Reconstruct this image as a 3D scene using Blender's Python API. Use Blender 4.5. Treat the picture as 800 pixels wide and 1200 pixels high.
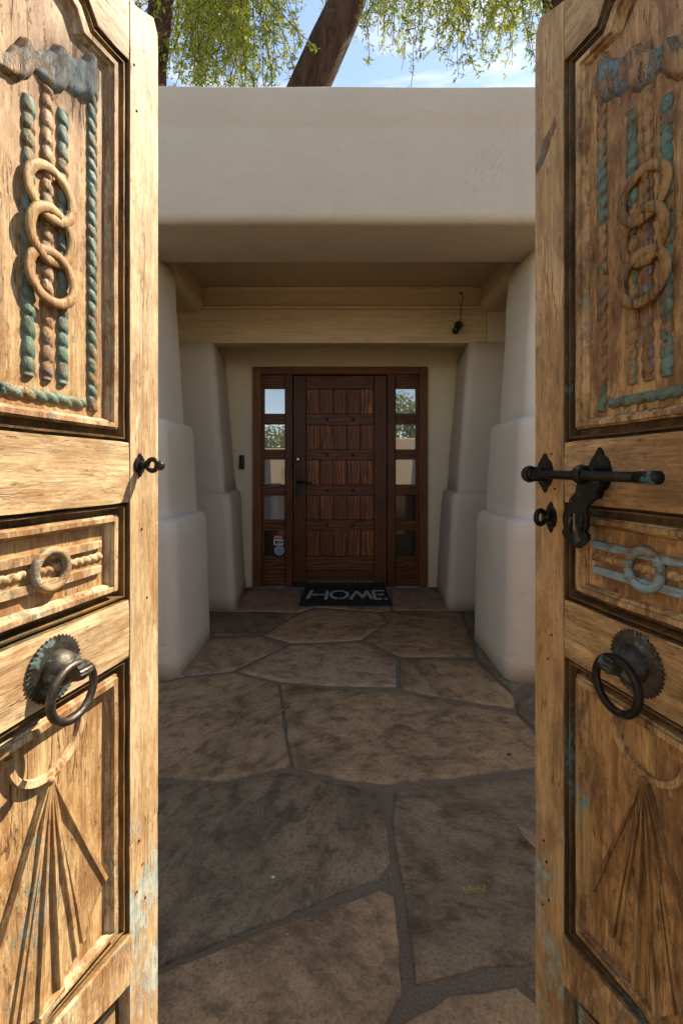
import bpy, bmesh, math, random
from math import sin, cos, pi, radians as R
from mathutils import Vector, Matrix, noise
from mathutils.geometry import delaunay_2d_cdt, tessellate_polygon
random.seed(7)
sc = bpy.context.scene
for o in list(bpy.data.objects): bpy.data.objects.remove(o)
COL = sc.collection
CH = 1.125                      # camera height
F = 520.0                       # focal length in photograph pixels
# ------------------------------------------------------------- camera, sky, sun, exposure
cam = bpy.data.cameras.new('camera'); co = bpy.data.objects.new('camera', cam); COL.objects.link(co)
co.location = (0, 0, CH); co.rotation_euler = (R(90), 0, 0)
cam.sensor_width = 36; cam.lens = F/1200*36; cam.shift_y = -47/1200; cam.clip_start = .02; cam.clip_end = 2000
sc.camera = co
sc.view_settings.view_transform = 'Standard'; sc.view_settings.look = 'None'
sc.view_settings.exposure = 1.52; sc.view_settings.gamma = 1
sc.view_settings.use_white_balance = True; sc.view_settings.white_balance_temperature = 9000; sc.view_settings.white_balance_tint = 10
SUN_EL, SUN_AZ = 50.0, 55.0      # degrees; azimuth from straight ahead (+Y) towards the right (+X)
w = bpy.data.worlds.new('World'); sc.world = w; w.use_nodes = True
nt = w.node_tree; nt.nodes.clear()
def N(nt, t, **k):
    n = nt.nodes.new(t)
    for a, b in k.items(): setattr(n, a, b)
    return n
out = N(nt, 'ShaderNodeOutputWorld'); bg = N(nt, 'ShaderNodeBackground'); sky = N(nt, 'ShaderNodeTexSky')
sky.sky_type = 'NISHITA'; sky.sun_disc = False; sky.sun_elevation = R(SUN_EL); sky.sun_rotation = R(SUN_AZ)
sky.air_density = 1.0; sky.dust_density = .05; sky.ozone_density = 3.0; sky.altitude = 1500
tc = N(nt, 'ShaderNodeTexCoord'); mp = N(nt, 'ShaderNodeMapping'); mp.inputs['Scale'].default_value = (1.3, 1.6, 7.0)
mp.inputs['Rotation'].default_value = (0, R(9), R(20))
nz = N(nt, 'ShaderNodeTexNoise'); nz.inputs['Scale'].default_value = 2.4; nz.inputs['Detail'].default_value = 9; nz.inputs['Roughness'].default_value = .58
nz.inputs['Distortion'].default_value = .5
rp = N(nt, 'ShaderNodeValToRGB'); rp.color_ramp.elements[0].position = .50; rp.color_ramp.elements[1].position = .78
rp.color_ramp.elements[0].color = (0, 0, 0, 1); rp.color_ramp.elements[1].color = (.55, .55, .55, 1)
mx = N(nt, 'ShaderNodeMix', data_type='RGBA'); mx.inputs[7].default_value = (4.6, 4.9, 5.4, 1)
L = nt.links.new
L(tc.outputs['Generated'], mp.inputs[0]); L(mp.outputs[0], nz.inputs['Vector']); L(nz.outputs['Fac'], rp.inputs[0])
L(rp.outputs[0], mx.inputs[0]); L(sky.outputs[0], mx.inputs[6]); L(mx.outputs[2], bg.inputs[0]); L(bg.outputs[0], out.inputs[0])
bg.inputs[1].default_value = .15
sl = bpy.data.lights.new('sun', 'SUN'); sl.energy = 4.2; sl.angle = R(.5); sl.color = (1, .96, .93)
so = bpy.data.objects.new('sun', sl); COL.objects.link(so)
sd = Vector((sin(R(SUN_AZ))*cos(R(SUN_EL)), cos(R(SUN_AZ))*cos(R(SUN_EL)), sin(R(SUN_EL))))
so.rotation_euler = sd.to_track_quat('Z', 'Y').to_euler(); so.location = sd*30

# ------------------------------------------------------------- materials
def lin(c): return tuple((x/12.92 if x <= .04045 else ((x+.055)/1.055)**2.4) for x in c)
class M:
    """small node material builder"""
    def __init__(s, name, rough=.7, metal=0, spec=.4):
        s.m = bpy.data.materials.new(name); s.m.use_nodes = True; s.nt = s.m.node_tree
        s.b = s.nt.nodes['Principled BSDF']; s.b.inputs['Roughness'].default_value = rough; s.b.inputs['Metallic'].default_value = metal
        s.b.inputs['Specular IOR Level'].default_value = spec
        s.tc = N(s.nt, 'ShaderNodeTexCoord'); s.h = None
    def L(s, a, b): s.nt.links.new(a, b)
    def coord(s, scale=(1, 1, 1), rot=(0, 0, 0), loc=(0, 0, 0)):
        g = N(s.nt, 'ShaderNodeMapping'); g.inputs['Scale'].default_value = scale; g.inputs['Rotation'].default_value = rot; g.inputs['Location'].default_value = loc
        s.L(s.tc.outputs['Object'], g.inputs[0]); return g.outputs[0]
    def noise(s, vec, scale, detail=4, rough=.55, dist=0):
        n = N(s.nt, 'ShaderNodeTexNoise'); n.inputs['Scale'].default_value = scale; n.inputs['Detail'].default_value = detail
        n.inputs['Roughness'].default_value = rough; n.inputs['Distortion'].default_value = dist
        s.L(vec, n.inputs['Vector']); return n.outputs['Fac']
    def ramp(s, fac, pts):
        r = N(s.nt, 'ShaderNodeValToRGB'); e = r.color_ramp.elements
        while len(e) < len(pts): e.new(.5)
        for k, (p, c) in enumerate(pts):
            e[k].position = p; e[k].color = (c, c, c, 1) if not isinstance(c, tuple) else (*c, 1)
        s.L(fac, r.inputs[0]); return r.outputs[0]
    def mix(s, fac, a, b, mode='MIX'):
        m = N(s.nt, 'ShaderNodeMix', data_type='RGBA', blend_type=mode)
        for i, v in ((0, fac), (6, a), (7, b)):
            if isinstance(v, (int, float)): m.inputs[i].default_value = v
            elif isinstance(v, tuple): m.inputs[i].default_value = (*v, 1)
            else: s.L(v, m.inputs[i])
        return m.outputs[2]
    def math(s, op, a, b=0):
        m = N(s.nt, 'ShaderNodeMath', operation=op)
        for i, v in ((0, a), (1, b)):
            if isinstance(v, (int, float)): m.inputs[i].default_value = v
            else: s.L(v, m.inputs[i])
        return m.outputs[0]
    def col(s, c): 
        if isinstance(c, tuple): s.b.inputs['Base Color'].default_value = (*c, 1)
        else: s.L(c, s.b.inputs['Base Color'])
    def rough(s, f): s.L(f, s.b.inputs['Roughness'])
    def bump(s, h, strength=.3, dist=.01):
        b = N(s.nt, 'ShaderNodeBump'); b.inputs['Strength'].default_value = strength; b.inputs['Distance'].default_value = dist
        s.L(h, b.inputs['Height'])
        if s.h: s.L(s.h, b.inputs['Normal'])
        s.h = b.outputs[0]; s.L(s.h, s.b.inputs['Normal'])

def wood_mat(name, ca, cb, cdark, axis='Z', paint=None, paint2=None, pamt=0.0, stain=.5, rough=.62, bump=.5, seed=0.0, zone=None):
    m = M(name, rough)
    ax = {'Z': (1, 1, .07), 'X': (.07, 1, 1)}[axis]
    ax2 = {'Z': (1, 1, .22), 'X': (.22, 1, 1)}[axis]
    loc = (seed, seed*1.7, seed*.6)
    v = m.coord(ax, loc=loc); v2 = m.coord(ax2, loc=loc); v0 = m.coord(loc=loc)
    big = m.noise(v2, 9, 5, .6, .8)
    fine = m.noise(v, 190, 4, .6)
    mid = m.noise(v, 46, 8, .72, .35)
    base = m.mix(m.ramp(big, [(.30, 0.), (.70, 1.)]), ca, cb)
    huge = m.noise(m.coord(tuple(x if x == 1 else .5 for x in ax), loc=loc), 4.5, 4, .6, .5)
    base = m.mix(m.ramp(huge, [(.40, .6), (.56, 0.)]), base, (ca[0]*.80, ca[1]*.62, ca[2]*.42))
    base = m.mix(m.ramp(mid, [(.36, .75), (.52, 0.)]), base, tuple(x*.55 for x in ca))
    hair = m.noise(m.coord(tuple(x if x == 1 else .03 for x in ax), loc=loc), 420, 3, .6)
    base = m.mix(m.ramp(hair, [(.36, .7), (.5, 0.)]), base, tuple(x*.55 for x in ca))
    base = m.mix(m.ramp(mid, [(.56, 0.), (.72, .5)]), base, tuple(min(.85, x*1.18) for x in cb))
    base = m.mix(m.ramp(fine, [(.33, .75), (.56, 0.)]), base, tuple(x*.5 for x in cb))
    crack = m.ramp(m.noise(v, 24, 5, .6, .9), [(.488, 0.), (.5, 1.), (.512, 0.)])
    cm = m.math('MULTIPLY', crack, m.ramp(m.noise(v0, 6, 3), [(.52, 0.), (.64, 1.)]))
    grime = m.ramp(m.noise(m.coord(tuple(x if x == 1 else .5 for x in ax), loc=loc), 13, 12, .84, .2), [(.49, 0.), (.53, stain*.55), (.62, stain*.95)])
    base = m.mix(grime, base, tuple(x*1.1 for x in cdark))
    pits = m.ramp(m.noise(v2, 130, 6, .85), [(.585, 0.), (.64, 1.)])
    st = m.ramp(m.noise(v2, 26, 9, .78, .5), [(.47, 0.), (.57, stain*.8), (.70, stain)])
    base = m.mix(st, base, cdark)
    base = m.mix(m.math('MULTIPLY', pits, .8), base, tuple(x*.35 for x in cdark))
    base = m.mix(m.math('MULTIPLY', cm, .85), base, tuple(x*.25 for x in cdark))
    h = m.math('SUBTRACT', m.math('MULTIPLY', mid, .6), m.math('ADD', cm, m.math('MULTIPLY', pits, .5)))
    if paint:
        lo = .70-.40*pamt
        if zone:
            sx = N(m.nt, 'ShaderNodeSeparateXYZ'); m.L(m.tc.outputs['Object'], sx.inputs[0])
        pn = m.math('ADD', m.math('MULTIPLY', m.noise(m.coord(tuple(x if x == 1 else .4 for x in ax), loc=loc), 105, 9, .8, .3), .62), m.math('MULTIPLY', m.noise(v0, 9, 3, .5), .38))
        if zone: pn = m.math('ADD', pn, m.ramp(sx.outputs[2], [(zone[0], 0.), (zone[0]+.05, .15), (zone[1]-.06, .15), (zone[1], 0.)]))
        pm = m.ramp(pn, [(lo-.01, 0.), (lo+.025, .8), (lo+.10, 1.)])
        pc = m.mix(m.ramp(m.noise(v0, 55, 4), [(.4, 0.), (.6, 1.)]), paint, paint2 or paint)
        base = m.mix(m.math('MULTIPLY', pm, .85), base, pc)
        h = m.math('ADD', h, m.math('MULTIPLY', pm, .25))
    m.col(base); m.bump(m.noise(m.coord(ax2, loc=loc), 34, 4, .6, .6), .55, .006); m.bump(m.math('ADD', h, m.math('MULTIPLY', fine, .35)), bump, .0025)
    return m.m

HON_A, HON_B, HON_D = (.50, .305, .13), (.68, .465, .245), (.20, .085, .03)
TEAL, TEAL2 = (.025, .105, .085), (.06, .20, .19)
BLUE, BLUE2 = (.14, .27, .30), (.38, .42, .38)
WOOD = dict(
 stile=wood_mat('honey_wood_stile', (.58, .42, .24), (.76, .60, .40), (.20, .085, .03), 'Z', (.26, .42, .44), (.46, .52, .48), 0.12, .5, seed=1, zone=(.08, .60)),
 rail=wood_mat('honey_wood_rail', (.58, .42, .24), (.76, .60, .40), (.20, .085, .03), 'X', BLUE, TEAL2, 0.1, .5, seed=2),
 field=wood_mat('honey_wood_field', (.48, .31, .15), (.65, .46, .26), HON_D, 'Z', TEAL2, BLUE, 0.16, .8, bump=.7, seed=3),
 band=wood_mat('honey_wood_moulding', (.58, .42, .24), (.76, .60, .40), (.20, .085, .03), 'Z', TEAL, BLUE, 0.33, .9, seed=4),
 groove=wood_mat('dirty_groove_wood', (.20, .11, .035), (.30, .17, .06), (.05, .03, .015), 'Z', (.05, .12, .07), TEAL, 0.3, .8, seed=5),
 link=wood_mat('carved_link_wood', (.42, .27, .11), (.56, .38, .17), HON_D, 'Z', (.42, .27, .04), BLUE2, 0.3, .8, bump=.9, seed=6),
 teal=wood_mat('flaking_teal_wood', (.40, .24, .10), (.52, .34, .17), HON_D, 'Z', TEAL, TEAL2, 0.66, .5, bump=.9, seed=7),
 mauve=wood_mat('flaking_mauve_wood', (.40, .24, .12), (.50, .33, .18), HON_D, 'Z', (.13, .10, .10), (.22, .20, .21), 0.42, .6, bump=.9, seed=8),
 blue=wood_mat('flaking_blue_wood', (.45, .29, .14), (.55, .39, .22), HON_D, 'X', BLUE, BLUE2, 0.42, .5, bump=1., seed=9),
 crest=wood_mat('flaking_crest_wood', (.36, .22, .11), (.50, .35, .2), HON_D, 'Z', (.11, .22, .24), (.32, .34, .34), 0.56, .5, bump=1.2, seed=10),
 fan=wood_mat('honey_wood_fan', (.51, .335, .165), (.68, .49, .285), HON_D, 'Z', BLUE, BLUE2, 0.28, .7, bump=.7, seed=11),
)
# the right leaf is browner and dirtier, with darker base colours
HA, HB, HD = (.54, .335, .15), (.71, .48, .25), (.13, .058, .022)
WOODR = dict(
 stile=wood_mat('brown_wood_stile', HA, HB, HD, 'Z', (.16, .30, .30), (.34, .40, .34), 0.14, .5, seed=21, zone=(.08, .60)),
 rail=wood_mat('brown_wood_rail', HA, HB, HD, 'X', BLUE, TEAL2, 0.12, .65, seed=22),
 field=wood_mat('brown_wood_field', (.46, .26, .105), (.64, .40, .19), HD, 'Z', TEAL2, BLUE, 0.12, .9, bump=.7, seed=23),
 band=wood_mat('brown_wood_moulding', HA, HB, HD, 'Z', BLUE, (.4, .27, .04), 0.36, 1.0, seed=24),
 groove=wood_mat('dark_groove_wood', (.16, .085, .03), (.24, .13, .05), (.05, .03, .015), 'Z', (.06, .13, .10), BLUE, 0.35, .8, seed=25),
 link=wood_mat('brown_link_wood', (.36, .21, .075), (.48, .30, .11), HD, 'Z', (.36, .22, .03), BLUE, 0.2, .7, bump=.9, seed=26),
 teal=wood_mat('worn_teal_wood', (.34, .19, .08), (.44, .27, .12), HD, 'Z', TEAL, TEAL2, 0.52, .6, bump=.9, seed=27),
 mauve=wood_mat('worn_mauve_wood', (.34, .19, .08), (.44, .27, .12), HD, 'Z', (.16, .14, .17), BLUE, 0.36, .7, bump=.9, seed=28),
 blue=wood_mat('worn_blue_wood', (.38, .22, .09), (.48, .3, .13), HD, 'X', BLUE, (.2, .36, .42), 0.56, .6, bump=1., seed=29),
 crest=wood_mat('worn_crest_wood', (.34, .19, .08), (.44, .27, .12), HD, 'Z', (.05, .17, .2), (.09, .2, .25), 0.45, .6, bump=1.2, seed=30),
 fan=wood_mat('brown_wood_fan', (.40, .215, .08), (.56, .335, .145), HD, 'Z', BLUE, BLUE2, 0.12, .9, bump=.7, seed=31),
)
def iron_mat(name, a, b, pat, pamt, rough=.45):
    m = M(name, rough, .75, .5); v = m.coord()
    c = m.mix(m.ramp(m.noise(v, 60, 6, .7), [(.4, 0.), (.65, 1.)]), a, b)
    pm = m.ramp(m.noise(v, 34, 6, .65), [(.66-.3*pamt, 0.), (.72-.3*pamt, 1.)])
    c = m.mix(pm, c, pat); m.col(c)
    m.L(m.math('SUBTRACT', .8, m.math('MULTIPLY', pm, .7)), m.b.inputs['Metallic'])
    m.rough(m.ramp(m.noise(v, 90, 4), [(.3, .32), (.7, .6)])); m.bump(m.noise(v, 170, 5, .7), .4, .002); return m.m
IRON = iron_mat('worn_dark_iron', (.10, .09, .085), (.05, .04, .035), (.10, .06, .03), .2)
IRONP = iron_mat('iron_with_patina', (.085, .08, .072), (.04, .032, .028), (.085, .15, .15), .38, .5)
BLACKI = iron_mat('black_iron', (.03, .027, .025), (.018, .015, .013), (.05, .05, .04), .3, .5)
BLACKT = iron_mat('black_iron_turquoise_tip', (.03, .03, .03), (.02, .02, .02), (.04, .17, .20), .45, .5)

def stucco(name, c, var=.10, bump=.35):
    m = M(name, .88, 0, .2); v = m.coord()
    c0 = m.mix(m.ramp(m.noise(v, 1.7, 5, .6), [(.35, 0.), (.65, 1.)]), tuple(x*(1-var) for x in c), c)
    c0 = m.mix(m.ramp(m.noise(m.coord((1, 1, .22)), 5, 6, .65), [(.56, 0.), (.75, .16)]), c0, tuple(x*.72 for x in c))
    c0 = m.mix(m.ramp(m.noise(v, 33, 2, .6), [(.74, 0.), (.77, .55)]), c0, tuple(x*.55 for x in c))
    ck = m.ramp(m.noise(m.coord((1, 1, .6)), 1.9, 6, .7, 1.2), [(.4975, 0.), (.5, .5), (.5025, 0.)])
    ck = m.math('MULTIPLY', ck, m.ramp(m.noise(v, 1.1, 3), [(.55, 0.), (.62, 1.)]))
    c0 = m.mix(ck, c0, tuple(x*.5 for x in c))
    tr = m.noise(m.coord((1, 1, 1.8)), 5, 5, .55, 1.3)
    c0 = m.mix(m.ramp(tr, [(.35, .16), (.55, 0.)]), c0, tuple(x*.8 for x in c))
    m.col(c0); m.bump(tr, bump*.9, .018); m.bump(m.noise(v, 28, 5, .6, .2), bump*.8, .003); m.bump(m.noise(v, 150, 4, .75), bump*1.3, .0016); return m.m
STUC = stucco('grey_beige_stucco', (.55, .46, .37))
STUCB = stucco('grey_beige_stucco_beam', (.44, .375, .31), .06)
STUCW = stucco('olive_beige_stucco', (.66, .55, .40), .08)
STUCG = stucco('pale_courtyard_stucco', (.42, .34, .25))
CEIL = stucco('brown_painted_ceiling', (.50, .38, .25), .08, .15)
def beam_mat():
    m = M('tan_painted_timber', .6); v = m.coord((.05, 1, 1))
    g = m.noise(v, 42, 6, .65, .7)
    c = m.mix(m.ramp(g, [(.35, 0.), (.65, 1.)]), (.47, .35, .23), (.58, .45, .31))
    ck = m.ramp(m.noise(v, 26, 5, .6, .6), [(.492, 0.), (.5, .6), (.508, 0.)]); c = m.mix(ck, c, (.12, .07, .03))
    m.col(c); m.bump(m.math('SUBTRACT', g, ck), .4, .004); return m.m
TIMB = beam_mat()

def darkwood(name, a, b, axis='Z', seed=0, wave=True, gloss=.32, hi=.55):
    m = M(name, gloss+.12, 0, .22)
    sc_ = {'Z': (1, 1, .22), 'X': (.2, 1, 1)}[axis]
    v = m.coord(sc_, loc=(seed*3.3, 0, seed*1.1)); vf = m.coord(tuple(x if x == 1 else .04 for x in sc_))
    wv = N(m.nt, 'ShaderNodeTexWave', wave_type='BANDS', bands_direction=('X' if axis == 'Z' else 'Z'))
    wv.inputs['Scale'].default_value = 9; wv.inputs['Distortion'].default_value = 7; wv.inputs['Detail'].default_value = 1.2; wv.inputs['Detail Scale'].default_value = 1.9
    cbx = N(m.nt, 'ShaderNodeCombineXYZ'); oi = N(m.nt, 'ShaderNodeObjectInfo'); m.L(oi.outputs['Random'], cbx.inputs[0]); m.L(oi.outputs['Random'], cbx.inputs[2])
    vm = N(m.nt, 'ShaderNodeVectorMath', operation='MULTIPLY_ADD'); vm.inputs[1].default_value = (9, 0, 9); m.L(cbx.outputs[0], vm.inputs[0]); m.L(v, vm.inputs[2]); m.L(vm.outputs[0], wv.inputs['Vector'])
    g = m.ramp(wv.outputs['Fac'], [(.3, 0.), (.75, hi*.55), (.95, hi*1.1)])
    c = m.mix(g, a, b)
    c = m.mix(m.ramp(m.noise(vf, 150, 3), [(.4, .4), (.6, 0.)]), c, tuple(x*.5 for x in a))
    c = m.mix(m.math('MULTIPLY', m.ramp(oi.outputs['Random'], [(0., 0.), (1., 1.)]), .6), c, tuple(x*.6 for x in a))
    c = m.mix(m.ramp(m.noise(m.coord(), 3.2, 4), [(.45, 0.), (.7, .5)]), c, tuple(x*.45 for x in a))
    m.col(c); m.bump(g, .3, .002); return m.m
DWP = [darkwood('stained_plank_%s' % n, (.16, .043, .017), (.56, .19, .066), 'Z', k+1, hi=h) for k, (n, h) in enumerate((('amber', .95), ('brown', .5), ('red', .7)))]
DWS = darkwood('stained_stile', (.10, .031, .015), (.24, .078, .032), 'Z', 9, hi=.5)
DWR = darkwood('stained_rail', (.10, .03, .014), (.34, .12, .047), 'X', 12, hi=.6)
DWF = darkwood('stained_frame', (.17, .058, .020), (.33, .125, .045), 'Z', 15, hi=.5)
DWFX = darkwood('stained_frame_head', (.17, .058, .020), (.33, .125, .045), 'X', 17, hi=.5)

def plain(name, c, rough=.6, metal=0, b=0):
    m = M(name, rough, metal); v = m.coord()
    m.col(m.mix(m.ramp(m.noise(v, 40, 5), [(.35, 0.), (.65, 1.)]), tuple(x*.8 for x in c), c))
    if b: m.bump(m.noise(v, 150, 4, .7), b, .003)
    return m.m
BLK = plain('black_plastic', (.012, .012, .013), .35)
BRONZE = plain('oil_rubbed_bronze', (.022, .018, .017), .38, .6)
CHROME = plain('lock_cylinder_metal', (.55, .53, .5), .25, 1)
MATB = plain('black_coir', (.012, .012, .013), .95, 0, 1.0)
MATL = plain('grey_coir_letters', (.36, .35, .33), .95, 0, 1.0)
THR = plain('aluminium_threshold', (.25, .24, .225), .55)
KICK = plain('black_door_sweep', (.008, .008, .012), .4)
GLS = M('reflective_glass', .015, .62, .8); GLS.col((.40, .41, .42)); GLASS = GLS.m
GD = M('dark_glass', .03, .0, .5); GD.col((.03, .022, .016)); GLASSD = GD.m
RED = plain('red_print', (.45, .02, .025), .4); WHT = plain('white_print', (.6, .6, .6), .4)
PBL = plain('pale_blue_print', (.33, .42, .56), .4); NVY = plain('navy_print', (.05, .09, .2), .4)
CAPM = plain('parapet_edge_metal', (.08, .075, .07), .5)

def stone_mat(name, a, b, c):
    m = M(name, .5, 0, .35)
    oi = N(m.nt, 'ShaderNodeObjectInfo'); va = N(m.nt, 'ShaderNodeVectorMath', operation='MULTIPLY_ADD')
    cb = N(m.nt, 'ShaderNodeCombineXYZ')
    for k in range(3): m.L(oi.outputs['Random'], cb.inputs[k])
    va.inputs[1].default_value = (37, 23, 11); m.L(cb.outputs[0], va.inputs[0]); m.L(m.tc.outputs['Object'], va.inputs[2]); v = va.outputs[0]
    rt = N(m.nt, 'ShaderNodeVectorRotate', rotation_type='Z_AXIS'); m.L(v, rt.inputs['Vector']); m.L(m.math('MULTIPLY', oi.outputs['Random'], 3.1), rt.inputs['Angle'])
    st_ = N(m.nt, 'ShaderNodeMapping'); st_.inputs['Scale'].default_value = (1, .62, 1); m.L(rt.outputs[0], st_.inputs[0]); vs = st_.outputs[0]
    n1 = m.noise(v, 2.6, 8, .68, .6); n2 = m.noise(vs, 17, 10, .74, .15); n3 = m.noise(v, 120, 5, .8); n4 = m.noise(vs, 5, 9, .72, .35)
    k = m.mix(m.ramp(n1, [(.38, 0.), (.60, 1.)]), a, b)
    k = m.mix(m.ramp(n2, [(.44, 0.), (.68, .8)]), k, c)
    k = m.mix(m.ramp(n2, [(.37, .75), (.48, 0.)]), k, tuple(x*.45 for x in a))
    k = m.mix(m.ramp(n4, [(.36, .7), (.49, 0.)]), k, tuple(x*.42 for x in a))  # stone mottle; its contrast also stands in for shading of the relief
    k = m.mix(m.ramp(n4, [(.56, 0.), (.68, .55)]), k, (c[0]*1.15, c[1]*.98, c[2]*.80))
    k = m.mix(m.ramp(n3, [(.36, .75), (.5, 0.)]), k, tuple(x*.45 for x in a))
    k = m.mix(m.ramp(n3, [(.60, 0.), (.72, .5)]), k, tuple(min(.6, x*1.7) for x in c))
    ly = m.noise(rt.outputs[0], 1.7, 6, .62, 1.4)
    stp = N(m.nt, 'ShaderNodeMath', operation='SNAP'); m.L(ly, stp.inputs[0]); stp.inputs[1].default_value = .055
    dl = m.math('SUBTRACT', ly, stp.outputs[0])                     # where one cleft layer breaks off
    k = m.mix(m.math('MULTIPLY', m.ramp(dl, [(.0, 1.), (.004, 0.)]), m.ramp(n1, [(.45, 0.), (.55, .8)])), k, tuple(x*.35 for x in a))
    m.col(k); m.rough(m.ramp(n2, [(.3, .42), (.7, .72)]))
    m.bump(stp.outputs[0], .8, .05); m.bump(n4, .6, .02); m.bump(n2, .8, .010); m.bump(n3, .6, .0025); return m.m
STONE = dict(
 brown=stone_mat('brown_flagstone', (0.211, 0.122, 0.062), (0.296, 0.178, 0.094), (0.410, 0.267, 0.146)),
 grey=stone_mat('dark_brown_flagstone', (0.142, 0.092, 0.054), (0.199, 0.135, 0.080), (0.285, 0.201, 0.123)),
 tan=stone_mat('tan_flagstone', (0.262, 0.150, 0.079), (0.353, 0.211, 0.112), (0.445, 0.287, 0.158)),
 pink=stone_mat('pinkish_flagstone', (0.262, 0.158, 0.098), (0.342, 0.216, 0.135), (0.422, 0.281, 0.182)),
 slate=stone_mat('slate_dark_flagstone', (0.131, 0.094, 0.056), (0.188, 0.140, 0.086), (0.251, 0.193, 0.125)))
gm = M('sandy_mortar', .92, 0, .15); v = gm.coord()
gm.col(gm.mix(gm.ramp(gm.noise(v, 160, 4, .8), [(.35, 0.), (.65, 1.)]), (.10, .072, .050), (.19, .143, .10))); gm.bump(gm.noise(v, 220, 4, .8), .8, .004); GROUT = gm.m
gg = M('desert_gravel', .95, 0, .1); v = gg.coord()
gg.col(gg.mix(gg.ramp(gg.noise(v, 30, 6, .7), [(.35, 0.), (.65, 1.)]), (.16, .12, .085), (.32, .25, .18))); gg.bump(gg.noise(v, 60, 5, .8), .8, .02); GRAV = gg.m
bk = M('furrowed_bark', .9, 0, .15); v = bk.coord((1, 1, .25)); n = bk.noise(v, 7, 9, .72, .5)
bk.col(bk.mix(bk.ramp(n, [(.38, 0.), (.6, 1.)]), (.032, .017, .011), (.115, .063, .042))); bk.bump(n, 1., .05); bk.bump(bk.noise(bk.coord((1, 1, .12)), 22, 6, .7, .4), 1., .03); BARK = bk.m
def leafmat(name, a, b):
    m = M(name, .55, 0, .3); m.b.inputs['Subsurface Weight'].default_value = 0
    v = m.coord(); c = m.mix(m.ramp(m.noise(v, 1.1, 3, .8), [(.38, 0.), (.62, 1.)]), a, b); m.col(c)
    tr = N(m.nt, 'ShaderNodeBsdfTranslucent'); m.L(m.mix(.5, c, (.42, .46, .04)), tr.inputs[0])
    ms = N(m.nt, 'ShaderNodeMixShader'); ms.inputs[0].default_value = .42
    o = m.nt.nodes['Material Output']; m.L(m.b.outputs[0], ms.inputs[1]); m.L(tr.outputs[0], ms.inputs[2]); m.L(ms.outputs[0], o.inputs[0])
    return m.m
LEAF = leafmat('feathery_leaves', (.13, .18, .035), (.27, .31, .06))
LEAFD = leafmat('garden_leaves', (.08, .12, .03), (.18, .21, .05))

# ------------------------------------------------------------- helpers
def put(name, bm, mat, parent=None, smooth=False, loc=None, recalc=True):
    if recalc: bmesh.ops.recalc_face_normals(bm, faces=bm.faces)
    me = bpy.data.meshes.new(name); bm.to_mesh(me); bm.free()
    for mm in (mat if isinstance(mat, list) else [mat]): me.materials.append(mm)
    if smooth:
        for p in me.polygons: p.use_smooth = True
    o = bpy.data.objects.new(name, me); COL.objects.link(o)
    if parent: o.parent = parent
    if loc: o.location = loc
    return o
def thing(name, label, cat, loc=(0, 0, 0), rz=0, group=None):
    o = bpy.data.objects.new(name, None); COL.objects.link(o); o.location = loc; o.rotation_euler = (0, 0, rz)
    o.empty_display_size = .1; o['label'] = label; o['category'] = cat
    if group: o['group'] = group
    return o
def tag(o, label, cat, group=None):
    o['label'] = label; o['category'] = cat
    if group: o['group'] = group
    return o
def structure(o): o['kind'] = 'structure'; return o
def box(bm, x0, x1, y0, y1, z0, z1, bev=0, seg=2):
    r = bmesh.ops.create_cube(bm, size=1); vs = r['verts']
    bmesh.ops.scale(bm, vec=(x1-x0, y1-y0, z1-z0), verts=vs); bmesh.ops.translate(bm, vec=((x0+x1)/2, (y0+y1)/2, (z0+z1)/2), verts=vs)
    if bev:
        es = list({e for v_ in vs for e in v_.link_edges}); bmesh.ops.bevel(bm, geom=es, offset=bev, segments=seg, affect='EDGES', profile=.5)
def cyl(bm, c, r, depth, axis='Y', seg=20, r2=None):
    m = {'Y': Matrix.Rotation(pi/2, 4, 'X'), 'X': Matrix.Rotation(pi/2, 4, 'Y'), 'Z': Matrix()}[axis]
    bmesh.ops.create_cone(bm, cap_ends=True, segments=seg, radius1=r, radius2=r if r2 is None else r2, depth=depth, matrix=Matrix.Translation(c) @ m)
def tube(bm, pts, rads, seg=8, caps=True):
    rings = []; n_ = len(pts); pts = [Vector(p) for p in pts]
    if not isinstance(rads, (list, tuple)): rads = [rads]*n_
    up = Vector((0.13, .31, .94))
    for i, p in enumerate(pts):
        t = (pts[min(i+1, n_-1)]-pts[max(i-1, 0)]).normalized()
        if i == 0:
            a = t.cross(up)
            if a.length < .05: a = t.cross(Vector((1, 0, 0)))
            a.normalize()
        else: a = (a - t*a.dot(t)).normalized()
        b = t.cross(a)
        rings.append([bm.verts.new(p+(a*cos(2*pi*k/seg)+b*sin(2*pi*k/seg))*rads[i]) for k in range(seg)])
    for i in range(n_-1):
        for k in range(seg): bm.faces.new((rings[i][k], rings[i][(k+1) % seg], rings[i+1][(k+1) % seg], rings[i+1][k]))
    if caps: bm.faces.new(rings[0][::-1]); bm.faces.new(rings[-1])
def torus(bm, c, r, t, u, v_, seg=28, ts=8, squash=1, a0=0, a1=2*pi):
    full = abs(a1-a0-2*pi) < 1e-4; nrm = Vector(u).cross(Vector(v_)); u = Vector(u); v_ = Vector(v_); rings = []
    for i in range(seg if full else seg+1):
        th = a0+(a1-a0)*i/seg; d = u*cos(th)+v_*sin(th)
        rings.append([bm.verts.new(Vector(c)+d*(r+t*cos(2*pi*k/ts))+nrm*(t*squash*sin(2*pi*k/ts))) for k in range(ts)])
    m_ = len(rings)
    for i in range(m_ if full else m_-1):
        a, b = rings[i], rings[(i+1) % m_]
        for k in range(ts): bm.faces.new((a[k], b[k], b[(k+1) % ts], a[(k+1) % ts]))
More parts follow.
